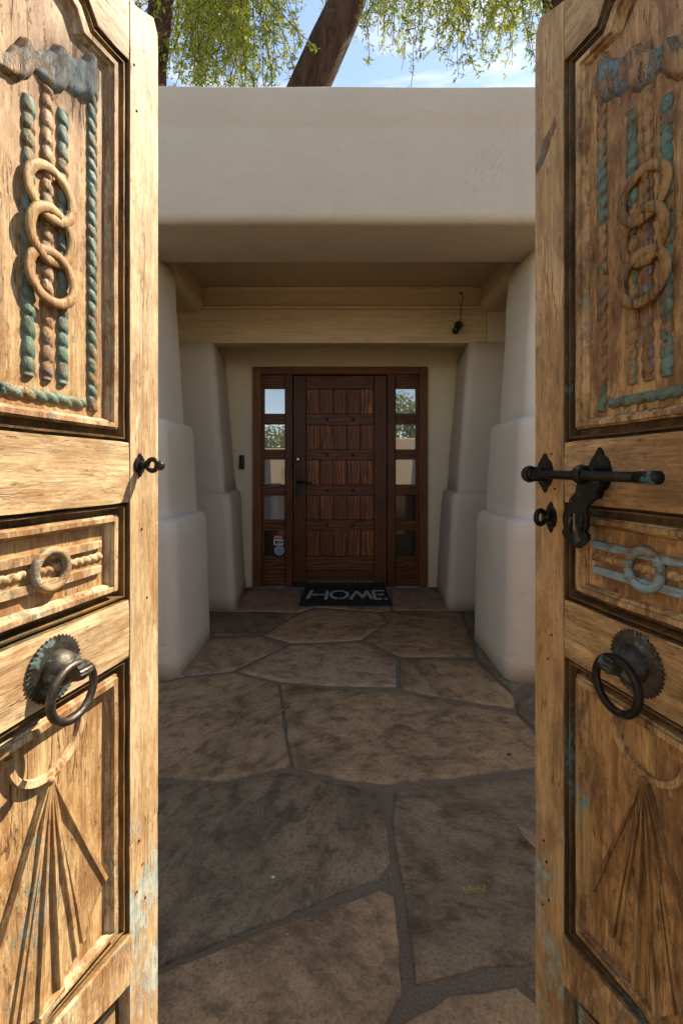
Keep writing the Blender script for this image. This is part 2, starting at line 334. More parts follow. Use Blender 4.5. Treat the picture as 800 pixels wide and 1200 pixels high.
def dense(poly, step):
    o = []; n_ = len(poly)
    for i in range(n_):
        a = Vector(poly[i]); b = Vector(poly[(i+1) % n_]); k = max(1, int((b-a).length/step))
        for j in range(k): o.append(a.lerp(b, j/k))
    return o

# ============================================================= GROUND
def fl(x, y):
    Y = CH*F/(y-553); return ((x-400)/F*Y, Y)
bm = bmesh.new(); bmesh.ops.create_grid(bm, x_segments=2, y_segments=2, size=300, matrix=Matrix.Translation((0, 0, -.05)))
structure(put('ground', bm, GRAV))
bm = bmesh.new(); box(bm, -2.6, 2.6, -1.5, 4.33, -.06, 0); floor = structure(put('paved_floor', bm, GROUT))
stones = [
 ('brown', [(186,802),(217,796),(275,790),(326,803),(331,840),(335,868),(341,899),(266,916),(186,914),(60,880),(90,800)]),
 ('brown', [(329,803),(381,808),(465,811),(502,818),(603,837),(631,866),(700,900),(631,899),(525,914),(450,920),(398,915),(345,902),(337,868)]),
 ('grey', [(188,920),(255,921),(335,907),(398,918),(444,931),(452,955),(456,1012),(444,1031),(398,1050),(295,1090),(214,1124),(188,1135),(60,1150),(20,930)]),
 ('grey', [(462,930),(525,922),(631,905),(760,900),(800,1110),(634,1130),(582,1133),(487,1156),(475,1052),(459,966)]),
 ('tan', [(188,1143),(295,1099),(444,1044),(461,1053),(468,1110),(470,1167),(452,1205),(400,1300),(200,1500),(60,1400),(60,1180)]),
 ('tan', [(470,1203),(525,1170),(605,1158),(634,1185),(680,1300),(560,1500),(430,1320)]),
 ('slate', [(614,1153),(800,1130),(900,1300),(700,1290),(645,1185)]),
 ('tan', [(308,745),(350,721),(370,714),(444,719),(452,730),(424,750),(381,753),(341,754)]),
 ('pink', [(279,788),(340,757),(424,753),(465,772),(464,806),(381,804),(327,799)]),
 ('brown', [(429,751),(455,730),(447,717),(525,717),(540,720),(553,753),(556,770),(469,770)]),
 ('brown', [(469,773),(556,775),(582,800),(603,820),(601,831),(502,815),(468,808)]),
 ('pink', [(253,749),(304,747),(337,756),(272,787),(217,793),(186,799),(100,798),(150,765)]),
 ('slate', [(200,719),(318,719),(347,720),(305,744),(253,746),(170,746)]),
 ('pink', [(298,690.5),(352,690.5),(352,711),(368,712),(349,718.5),(318,717),(240,717)]),
 ('pink', [(354,690.5),(456,690.5),(458,715),(444,717),(372,712),(354,710)]),
 ('pink', [(458,690.5),(505,690.5),(545,716),(460,715.5)]),
 ('slate', [(547,718),(640,718),(700,755),(640,780),(600,812),(585,798),(560,771),(556,752),(543,720)]),
 ('slate', [(606,836),(606,824),(640,800),(760,800),(720,880),(702,895),(634,864)]),
]
def pip(p, poly):
    c = False; n_ = len(poly)
    for i in range(n_):
        a, b = poly[i], poly[i-1]
        if (a[1] > p[1]) != (b[1] > p[1]) and p[0] < (b[0]-a[0])*(p[1]-a[1])/(b[1]-a[1])+a[0]: c = not c
    return c
def flag(poly, mat, step=.035, grid=.05, shrink=.001):
    d = dense(poly, step); n_ = len(d)
    area = sum(d[i].x*d[(i+1) % n_].y-d[(i+1) % n_].x*d[i].y for i in range(n_)); s = 1 if area > 0 else -1
    def off(k):
        o_ = []
        for i, p in enumerate(d):
            t = (d[(i+1) % n_]-d[i-1]).normalized(); nn = Vector((-t.y, t.x))*s
            j = noise.noise(Vector((p.x*9, p.y*9, 3)))*.010+noise.noise(Vector((p.x*37, p.y*37, 5)))*.009
            o_.append(p+nn*(shrink+k+j*.6))
        return o_
    ring = [(off(0), -.002), (off(.001), .004), (off(.005), .0075)]
    inner = ring[2][0]; vs = [Vector(p) for p in inner]; edges = [(i, (i+1) % n_) for i in range(n_)]
    xs = [p.x for p in inner]; ys = [p.y for p in inner]
    y = min(ys)
    while y < max(ys):
        x = min(xs)
        while x < max(xs):
            q = Vector((x+random.uniform(-.3, .3)*grid, y+random.uniform(-.3, .3)*grid))
            if pip(q, inner) and min((q-p).length for p in inner) > grid*.5: vs.append(q)
            x += grid
        y += grid
    r = delaunay_2d_cdt(vs, edges, [], 1, 1e-6)
    bm = bmesh.new()
    def hz(p):
        a = noise.fractal(Vector((p.x*3, p.y*3, .7)), .7, 2, 5)
        return .0015*a
    V = [bm.verts.new((p.x, p.y, .0075+hz(p))) for p in r[0]]
    for f in r[2]:
        try: bm.faces.new([V[i] for i in f])
        except ValueError: pass
    lo = [bm.verts.new((p.x, p.y, -.002)) for p in ring[0][0]]; mi = [bm.verts.new((p.x, p.y, .004)) for p in ring[1][0]]
    m_ = r[3]; top = [None]*n_
    for k, oi in enumerate(m_):
        for q in oi:
            if q < n_: top[q] = V[k]
    for i in range(n_):
        j = (i+1) % n_
        bm.faces.new((lo[i], lo[j], mi[j], mi[i]))
        if top[i] and top[j] and top[i] is not top[j]: bm.faces.new((mi[i], mi[j], top[j], top[i]))
    o = put('flagstone', bm, mat, floor, True)
    return o
polys = []
for kind, px in stones:
    P = [fl(*p) for p in px]; polys.append(P); flag(P, STONE[kind])
# the rest of the paving, under and beyond the gate leaves, beside and behind the camera
sites = [(x+random.uniform(-.17, .17), y+random.uniform(-.17, .17)) for x in [-2.4, -1.8, -1.2, -.6, 0, .6, 1.2, 1.8, 2.4] for y in [-1.2, -.6, 0, .6, 1.2, 1.8, 2.4, 3.0, 3.6]]
for i, s in enumerate(sites):
    cell = [Vector((-2.58, -1.45)), Vector((2.58, -1.45)), Vector((2.58, 4.1)), Vector((-2.58, 4.1))]
    for j, t in enumerate(sites):
        if i == j: continue
        mid = Vector(((s[0]+t[0])/2, (s[1]+t[1])/2)); nn = Vector((s[0]-t[0], s[1]-t[1])); o_ = []
        for k in range(len(cell)):
            a, b = cell[k], cell[(k+1) % len(cell)]; da, db = (a-mid).dot(nn), (b-mid).dot(nn)
            if da >= 0: o_.append(a)
            if da*db < 0: o_.append(a.lerp(b, da/(da-db)))
        cell = o_
        if len(cell) < 3: break
    if len(cell) < 3: continue
    dd = dense(cell, .06)
    if any(pip(p, q) for p in dd for q in polys) or any(pip(p, [(c.x, c.y) for c in cell]) for q in polys for p in q) or abs(s[0]) > 1.3 and s[1] > 2.2: continue
    flag([(c.x, c.y) for c in cell], STONE[random.choice(['brown', 'grey', 'pink'])], .06, .12, .009)

# ============================================================= STUCCO HOUSE
def loft(name, sections, mat, parent=None, closed_top=True):
    """sections: list of (z, x0, x1, y0, y1, r) rounded rectangles stacked upwards"""
    bm = bmesh.new(); rings = []
    for (z, x0, x1, y0, y1, r) in sections:
        ring = []
        for (cx, cy, a0) in ((x1-r, y1-r, 0), (x0+r, y1-r, 90), (x0+r, y0+r, 180), (x1-r, y0+r, 270)):
            for k in range(7):
                a = R(a0+15*k); p = Vector((cx+r*cos(a), cy+r*sin(a), z))
                w_ = noise.noise(p*2.2)*.008+noise.noise(p*6)*.003
                ring.append(bm.verts.new(p+Vector((cos(a), sin(a), 0))*w_))
        rings.append(ring)
    n_ = len(rings[0])
    for a, b in zip(rings, rings[1:]):
        for k in range(n_): bm.faces.new((a[k], a[(k+1) % n_], b[(k+1) % n_], b[k]))
    bm.faces.new(rings[0][::-1]); bm.faces.new(rings[-1])
    return put(name, bm, mat, parent, True)
def pillar(side, steps, xout, y0, y1, ztop, label, dstep, bats, fy=1.0, splay=0.0):
    # steps: list of (z_ledge) ; inner face at steps' x
    secs = []
    zs = [0]+[s[0] for s in steps]+[ztop]
    xs = [s[1] for s in steps]+[steps[-1][2]]
    cur = 0
    for i in range(len(zs)-1):
        a, b = zs[i], zs[i+1]; xi = xs[i]; last = i == len(zs)-2
        n_ = 8
        for k in range(n_+1):
            t = k/n_; z = a+(b-a)*t
            ins = .028*(z-a) + dstep*i; batter = bats[i]
            e = 0
            if not last:                                   # round shoulder under the ledge
                h = b-z; rr = .055
                if h < rr: e = rr-math.sqrt(max(0, rr*rr-(rr-h)**2))
            secs.append((z, xi+ins_x(batter, z-a)+e, y0+ins+e*fy))
        if not last:
            for q in (.050, .040, .025, .012, .004): 
                z = b-q*.55; h = b-z; rr = .055; e = rr-math.sqrt(max(0, rr*rr-(rr-h)**2))
                secs.append((z, xi+ins_x(batter, z-a)+e, y0+.028*(z-a)+dstep*i+e*fy))
    secs.sort(key=lambda s: s[0])
    # collapse to sections; x is distance from centre line to inner face
    out_ = []
    for z, x, y in secs:
        if out_ and z-out_[-1][0] < 1e-5:                  # ledge: a flat step at the same height
            z += .0015
        xa, xb = (x, xout) if side > 0 else (-xout, -x)
        out_.append((z, xa, xb, y, y1, .07))
    o = loft('stucco_pillar', out_, STUC)
    for v_ in o.data.vertices:
        if abs(v_.co.x) < xout-.3: v_.co.x += side*splay*(v_.co.y-y0)/(y1-y0)
    return tag(o, label, 'pillar', 'battered stucco pillars of the porch')
def ins_x(b, dz): return b*dz
# inner faces measured from the photograph
P1 = [(.865, .885), (1.44, .968), (9, 1.055, 1.055)]
def P1s(c=0): return [(.865+c, .885, 0), (1.44+c, .97, 1.06)]
pillar(-1, P1s(), 1.9, 2.385, 3.045, 2.47, 'large stepped stucco pillar on the left, next to the sunlit gate leaf', .085, (.022, .05, .06))
pillar(1, P1s(.005), 1.9, 2.36, 3.03, 2.47, 'large stepped stucco pillar on the right, next to the shaded gate leaf', .085, (.022, .05, .06))
pillar(-1, [(.96, .85, .945)], 1.9, 3.57, 4.335, 2.205, 'narrower battered stucco pillar left of the front door', .075, (.055, .085), .6, .075)
pillar(1, [(.96, .845, .94)], 1.9, 3.57, 4.335, 2.205, 'narrower battered stucco pillar right of the front door', .075, (.055, .085), .6, .075)
# front beam / parapet: rounded profile extruded along X with slight unevenness
def profx(name, prof, x0, x1, n_, mat, amp=.006):
    bm = bmesh.new(); rings = []
    for i in range(n_+1):
        x = x0+(x1-x0)*i/n_
        rings.append([bm.verts.new((x, y+noise.noise(Vector((x*1.7, y*3, z*3)))*amp, z+noise.noise(Vector((x*1.3+9, y*3, z*3)))*amp)) for y, z in prof])
    for a, b in zip(rings, rings[1:]):
        for k in range(len(prof)): bm.faces.new((a[k], a[(k+1) % len(prof)], b[(k+1) % len(prof)], b[k]))
    bm.faces.new(rings[0][::-1]); bm.faces.new(rings[-1]); return put(name, bm, mat, None, True)
def arc(cy, cz, r, a0, a1, n_=6): return [(cy+r*cos(R(a0+(a1-a0)*k/n_)), cz+r*sin(R(a0+(a1-a0)*k/n_))) for k in range(n_+1)]
YB = 2.30; zb, zt = 2.425, 3.13
prof = arc(YB+.045, zb+.045, .045, 180, 270, 7)+arc(2.77-.03, zb+.03, .03, 270, 360, 4)+[(2.77, 2.9), (2.77, zt-.02)]+arc(2.6, zt-.02, .02, 60, 90, 2)+arc(YB+.02, zt-.02, .02, 90, 180, 4)+[(YB, 2.93), (YB+.004, 2.915), (YB+.001, 2.90), (YB, 2.7)]
beam = tag(profx('porch_parapet', prof, -4.5, 4.5, 60, STUCB), 'wide grey beige stucco beam spanning the porch entrance above the pillars', 'beam')
for f in beam.data.polygons: f.use_smooth = True
bm = bmesh.new(); box(bm, -4.5, 4.5, YB+.05, 2.72, zt+.002, zt+.012); put('parapet_cap', bm, CAPM, beam)
# porch shell
bm = bmesh.new(); box(bm, -4.5, 4.5, 2.771, 8.4, 2.95, 3.02); box(bm, -4.5, 4.5, 8.402, 8.6, -.04, 3.1); box(bm, -4.7, -4.502, 2.3, 8.6, -.04, 3.1); box(bm, 4.502, 4.7, 2.3, 8.6, -.04, 3.1)
box(bm, -4.5, -1.72, 2.45, 2.765, -.04, 2.43); box(bm, 1.72, 4.5, 2.45, 2.765, -.04, 2.43)
EMPTY_ROOF = None
bm.free()
# house body split in countable pieces
def wallbox(x0, x1, y0, y1, z0, z1, label, mat=STUCW, bev=.02):
    bm = bmesh.new(); box(bm, x0, x1, y0, y1, z0, z1, bev); return tag(put('stucco_wall', bm, mat), label, 'wall')
bm = bmesh.new()
box(bm, -1.7, -.862, 4.335, 4.62, -.04, 2.78); box(bm, .838, 1.7, 4.335, 4.62, -.04, 2.78); box(bm, -.86, .836, 4.335, 4.62, 2.145, 2.78)
doorwall = tag(put('stucco_wall', bm, STUCW), 'olive beige stucco wall around the dark wooden front door', 'wall')
wallbox(-1.62, -1.45, 3.0, 4.33, -.04, 2.7, 'narrow side wall of the porch, behind the left pillars', STUC)
wallbox(1.45, 1.62, 3.0, 4.33, -.04, 2.7, 'narrow side wall of the porch, behind the right pillars', STUC)
wallbox(-4.5, -1.75, 2.45, 2.76, -.04, 2.42, 'house wall under the stucco beam, left of the porch', STUC)
wallbox(1.75, 4.5, 2.45, 2.76, -.04, 2.42, 'house wall under the stucco beam, right of the porch', STUC)
# ceiling, timber beam, side beams, fascia
bm = bmesh.new(); box(bm, -1.72, 1.72, 2.772, 4.62, 2.70, 2.98); ceil = structure(put('ceiling', bm, CEIL))
bm = bmesh.new(); box(bm, -1.44, 1.44, 3.775, 4.33, 2.5, 2.698, .01); tag(put('fascia_board', bm, stucco('tan_fascia', (.48, .37, .24), .05, .1)), 'plain tan fascia above the timber beam under the porch ceiling', 'fascia')
bm = bmesh.new(); box(bm, -1.15, 1.13, 3.765, 3.774, 2.655, 2.697, .003); tag(put('cornice_strip', bm, TIMB), 'thin wooden strip along the top of the porch fascia', 'moulding')
tb = thing('timber_beam', 'tan painted timber beam resting on the pillars in front of the door', 'beam', (0, 3.7, 2.2))
bm = bmesh.new(); box(bm, -1.5, 1.21, 0, .13, .0, .283, .006); put('beam_body', bm, TIMB, tb)
bm = bmesh.new(); box(bm, -1.5, 1.21, -.006, .05, .286, .305, .003); put('top_board', bm, TIMB, tb)
bm = bmesh.new(); box(bm, 1.213, 1.44, -.01, .12, -.0, .3, .01); put('plastered_end', bm, STUC, tb)
for s, lab in ((-1, 'left'), (1, 'right')):
    bm = bmesh.new(); prof2 = [(1.19, 2.698), (1.155, 2.53)]+[(1.155+.06-.06*cos(R(a)), 2.53-.075*sin(R(a))) for a in (15, 30, 45, 60, 75, 90)]+[(1.46, 2.455), (1.46, 2.698)]
    a_ = [bm.verts.new((s*x, 2.76, z)) for x, z in prof2]; b_ = [bm.verts.new((s*x, 3.76, z)) for x, z in prof2]
    n_ = len(prof2)
    for k in range(n_): bm.faces.new((a_[k], a_[(k+1) % n_], b_[(k+1) % n_], b_[k]))
    bm.faces.new(a_[::-1]); bm.faces.new(b_)
    tag(put('side_beam', bm, CEIL), 'short brown rounded beam under the porch ceiling on the %s side' % lab, 'beam', 'side beams of the porch')
# house roof parapet and rear
wallbox(-4.5, 4.5, 4.9, 5.1, 2.2, 2.99, 'low rear parapet wall of the house roof, hidden behind the front beam', STUC)
bm = bmesh.new(); box(bm, -4.5, 4.5, 2.775, 4.898, 2.985, 3.0); tag(put('house_roof', bm, GRAV), 'flat gravel roof of the porch behind the front beam', 'roof')

# ============================================================= FRONT DOOR
def DX(x): return (x-400)/120
def DZ(y): return (688.5-y)/120
fd = thing('front_door', 'dark stained plank front door between two narrow sidelights in the porch', 'door', (0, 4.33, 0))
def dbox(name, xa, xb, ya, yb, d0, d1, mat, parent, bev=.003):
    bm = bmesh.new(); box(bm, DX(xa), DX(xb), d0, d1, DZ(yb), DZ(ya), bev, 1)
    return put(name, bm, mat, parent)
dbox('frame_jamb', 297, 306.6, 431, 688.2, -.03, .08, DWF, fd); dbox('frame_jamb', 490.4, 500, 431, 688.2, -.03, .08, DWF, fd)
dbox('frame_head', 306.8, 490.2, 431, 439.6, -.028, .08, DWFX, fd)
dbox('mullion', 334.6, 342.8, 439.8, 688, -.02, .08, DWS, fd); dbox('mullion', 453.6, 462.4, 439.8, 688, -.02, .08, DWS, fd)
dbox('head_shadow_board', 306.8, 490.2, 431, 440, .081, .1, DWS, fd)
dbox('gap_backing', 342.4, 344.2, 439.8, 688, .05, .0795, DWS, fd, .001); dbox('gap_backing', 452.4, 454.2, 439.8, 688, .05, .0795, DWS, fd, .001); dbox('gap_backing', 344.3, 452.3, 439.7, 442, .0765, .0795, DWS, fd, .001)  # backing strips added to stop light slits around the door slab
dbox('threshold', 296, 501, 688.4, 691.2, -.07, .08, THR, fd, .004)
for (xa, xb, pa, pb) in ((306.8, 334.4, 309.6, 333.4), (462.6, 490.2, 463.8, 487)):
    rows = [(455.6, 485), (497.6, 527), (539, 568.4), (581, 609.5), (622.4, 652.4)]
    bm = bmesh.new()
    box(bm, DX(xa), DX(pa), .012, .05, DZ(688), DZ(439.8), .002, 1); box(bm, DX(pb), DX(xb), .012, .05, DZ(688), DZ(439.8), .002, 1)
    ys = [440]+[v_ for r_ in rows for v_ in r_]+[688]
    for k in range(0, len(ys), 2):
        pro = -.012 if k == 6 else .014
        box(bm, DX(pa)+.0005 if k != 6 else DX(xa), DX(pb)-.0005 if k != 6 else DX(xb), pro, .048, DZ(ys[k+1]), DZ(ys[k]), .003, 1)
    sl_ = put('sidelight', bm, DWR, fd)
    for k, (ya, yb) in enumerate(rows):
        dark = (k == 4) or (k == 3 and xa > 400)
        tl = .0 
        bm = bmesh.new(); box(bm, DX(pa)-.004, DX(pb)+.004, .034, .04, DZ(yb)-.004, DZ(ya)+.004)
        put('pane', bm, GLASSD if dark else GLASS, sl_)
    if xa < 400:
        for (nm, sx0, sx1, sy0, sy1, mt) in (('sticker_header', 320, 331.6, 628, 632.5, RED), ('sticker_body', 320, 331.6, 632.7, 639.8, WHT)):
            bm = bmesh.new(); box(bm, DX(sx0), DX(sx1), .030, .033, DZ(sy1), DZ(sy0)); put(nm, bm, mt, sl_)
        bm = bmesh.new()
        box(bm, DX(322), DX(325.2), .0285, .0295, DZ(638), DZ(635)); box(bm, DX(326), DX(327), .0285, .0295, DZ(638.6), DZ(634.4)); box(bm, DX(327.8), DX(330.6), .0285, .0295, DZ(637.6), DZ(635.4))
        put('sticker_mark', bm, KICK, sl_)
        bm = bmesh.new(); 
        for q in range(3): box(bm, DX(321.5+q*3.2), DX(323.6+q*3.2), .0285, .0295, DZ(631.2), DZ(629.4))
        put('sticker_mark', bm, WHT, sl_)
        bm = bmesh.new(); cyl(bm, (DX(327), .0305, DZ(646)), .05, .004, 'Y', 24); put('round_badge', bm, PBL, sl_)
        bm = bmesh.new(); torus(bm, (DX(327), .0282, DZ(646)), .030, .0025, (1, 0, 0), (0, 0, 1), 20, 4, .2); box(bm, DX(327)-.012, DX(327)+.012, .0275, .0283, DZ(646)-.008, DZ(646)+.006)
        put('badge_mark', bm, NVY, sl_)
        bm = bmesh.new(); box(bm, DX(315.5), DX(328), -.022, -.012, DZ(571), DZ(567.2), .006, 2); put('small_latch', bm, plain('slate_blue_latch', (.09, .11, .15), .4), sl_)
# the door itself
bm = bmesh.new(); box(bm, DX(343.4), DX(453.2), .050, .075, DZ(683), DZ(440.5)); slab = put('door_slab', bm, DWS, fd)
dbox('door_stile', 343.4, 358.4, 440.5, 683, .012, .044, DWS, slab, .004); dbox('door_stile', 438.3, 453.2, 440.5, 683, .012, .044, DWS, slab, .004)
railrows = [(440.5, 456), (485.5, 498.5), (527.3, 539.6), (568.8, 581.6), (610, 622.3), (652.8, 669.5)]
for k, (ya, yb) in enumerate(railrows):
    dbox('door_rail', 358.7, 438, ya, yb, .016, .044, DWR, slab, .004)
    if 0 < k < 5:
        for x in (383, 413.4):
            bm = bmesh.new(); bmesh.ops.create_icosphere(bm, subdivisions=2, radius=.016, matrix=Matrix.Translation((DX(x), .016, DZ((ya+yb)/2))) @ Matrix.Diagonal((1, .6, 1, 1)))
            put('stud', bm, BRONZE, slab, True)
dbox('door_rail', 358.7, 438, 669.7, 677, .02, .044, DWS, slab, .002)
prow = [(456.2, 485.3), (498.7, 527.1), (539.8, 568.6), (581.8, 609.8), (622.5, 652.6)]
for r_, (ya, yb) in enumerate(prow):
    for k in range(5):
        xa = 358.9+k*15.85; o = dbox('plank', xa+.45, xa+15.35, ya, yb, .024+random.uniform(0, .003), .044, DWP[[0, 1, 0, 2, 0][k] if r_ % 2 == 0 else [1, 2, 0, 1, 2][(k+r_) % 5]], slab, .003)
        o.data.transform(Matrix.Translation((-DX(xa+7.9), 0, -DZ(ya)))); o.location = (DX(xa+7.9), 0, DZ(ya))
dbox('door_sweep', 343.4, 453.2, 683.2, 688.2, -.012, .06, KICK, fd, .003)
bm = bmesh.new(); cyl(bm, (DX(349.2), .004, DZ(538.3)), .034, .018, 'Y', 24, .030); hd = put('deadbolt', bm, BRONZE, slab)
bm = bmesh.new(); cyl(bm, (DX(349.2), -.008, DZ(538.6)), .012, .01, 'Y', 16); put('lock_cylinder', bm, CHROME, slab)
pl = [(-.026, .13), (-.018, .145), (.018, .145), (.026, .13), (.026, -.10), (.015, -.13), (0, -.15), (-.015, -.13), (-.026, -.10)]
bm = bmesh.new(); a_ = [bm.verts.new((DX(349.3)+x, -.002, DZ(567)+z)) for x, z in pl]; b_ = [bm.verts.new((DX(349.3)+x*1.1, .011, DZ(567)+z*1.02)) for x, z in pl]
for k in range(9): bm.faces.new((a_[k], a_[(k+1) % 9], b_[(k+1) % 9], b_[k]))
bm.faces.new(a_); put('escutcheon', bm, BRONZE, slab)
bm = bmesh.new(); x0 = DX(349.3); z0 = DZ(565.5); tube(bm, [(x0, .0, z0), (x0, -.05, z0), (x0+.03, -.062, z0+.003), (x0+.07, -.06, z0+.004), (x0+.12, -.055, z0-.006), (x0+.14, -.05, z0-.004)], [.013, .012, .012, .011, .009, .010], 10)
put('lever_handle', bm, BRONZE, slab, True)
# door bell
bell = thing('doorbell', 'slim black doorbell on the stucco wall left of the front door', 'doorbell', (DX(284), 4.33, DZ(542)))
bm = bmesh.new(); box(bm, -.024, .024, -.03, .0, -.068, .068, .011, 3); put('bell_body', bm, BLK, bell, True)
bm = bmesh.new(); cyl(bm, (0, -.031, -.035), .013, .004, 'Y', 18); put('bell_button', bm, plain('bell_button', (.04, .04, .045), .2), bell)
bm = bmesh.new(); cyl(bm, (0, -.031, .036), .009, .004, 'Y', 18); put('bell_lens', bm, plain('bell_lens', (.01, .01, .015), .08), bell)
# spot / camera on the timber beam with a cable
cx = (533-400)/F*3.66; cz = CH+(553-384)/F*3.66
scam = thing('security_camera', 'small black camera with hanging cable, mounted on the timber beam at the upper right', 'camera', (cx, 3.69, cz))
bm = bmesh.new(); tube(bm, [(.045, .0, .035), (.02, -.03, .01), (-.002, -.07, -.03), (-.012, -.085, -.045)], [.030, .030, .024, .027], 16); put('camera_body', bm, BLK, scam, True)
bm = bmesh.new(); cyl(bm, (.035, -.008, .03), .036, .02, 'Y', 20, .03); put('mount_plate', bm, BLK, scam)
bm = bmesh.new(); tube(bm, [(.045, -.012, .045), (.05, -.012, .13), (.056, -.014, .2), (.07, -.012, .26), (.066, .05, .31)], .0035, 6); bmesh.ops.create_icosphere(bm, subdivisions=2, radius=.01, matrix=Matrix.Translation((.068, .04, .312))); put('cable', bm, BLK, scam, True)

# ============================================================= DOOR MAT
mt = thing('door_mat', 'black coir door mat reading HOME in front of the front door', 'door mat', (.035, 3.97, .0075))
bm = bmesh.new(); gx, gy = 64, 46
vg = [[bm.verts.new((-.385+.77*i/gx+random.uniform(-.003, .003), -.275+.55*j/gy+random.uniform(-.004, .004), .014+random.uniform(-.005, .006))) for i in range(gx+1)] for j in range(gy+1)]
for j in range(gy):
    for i in range(gx): bm.faces.new((vg[j][i], vg[j][i+1], vg[j+1][i+1], vg[j+1][i]))
ed = [vg[0][i] for i in range(gx+1)]+[vg[j][gx] for j in range(1, gy+1)]+[vg[gy][i] for i in range(gx-1, -1, -1)]+[vg[j][0] for j in range(gy-1, 0, -1)]
lo = [bm.verts.new((v_.co.x, v_.co.y, .001)) for v_ in ed]
for k in range(len(ed)): bm.faces.new((ed[k], lo[k], lo[(k+1) % len(ed)], ed[(k+1) % len(ed)]))
put('mat_pile', bm, MATB, mt)
letters = dict(
 H=[[(-.33, -.12), (-.31, .14)], [(-.17, -.12), (-.165, .14)], [(-.32, -.0), (-.168, .01)]],
 O=[[(-.055+.075*cos(a*pi/10), .01+.125*sin(a*pi/10)) for a in range(21)]],
 M=[[(.045, -.12), (.075, .0), (.105, .12)], [(.105, .12), (.135, .0), (.15, -.08)], [(.15, -.08), (.175, .02), (.195, .12)], [(.195, .12), (.215, .0), (.225, -.12)]],
 E=[[(.255, -.12), (.255, .14)], [(.255, .14), (.355, .14)], [(.255, .01), (.335, .01)], [(.255, -.12), (.36, -.12)]])
for ch, strokes in letters.items():
    bm = bmesh.new()
    for st in strokes:
        for a, b in zip(st, st[1:]):
            a = Vector(a); b = Vector(b); k = max(1, int((b-a).length/.011))
            for q in range(k+1):
                p = a.lerp(b, q/k)
                for e in (-.010, -.001, .008):
                    if random.random() < .25: continue
                    t = (b-a).normalized(); nn = Vector((-t.y, t.x)); c = p+nn*e
                    box(bm, c.x-.0045, c.x+.0045, c.y-.0045, c.y+.0045, .012, .0215+random.uniform(-.002, .002))
    put('letter', bm, MATL, mt)

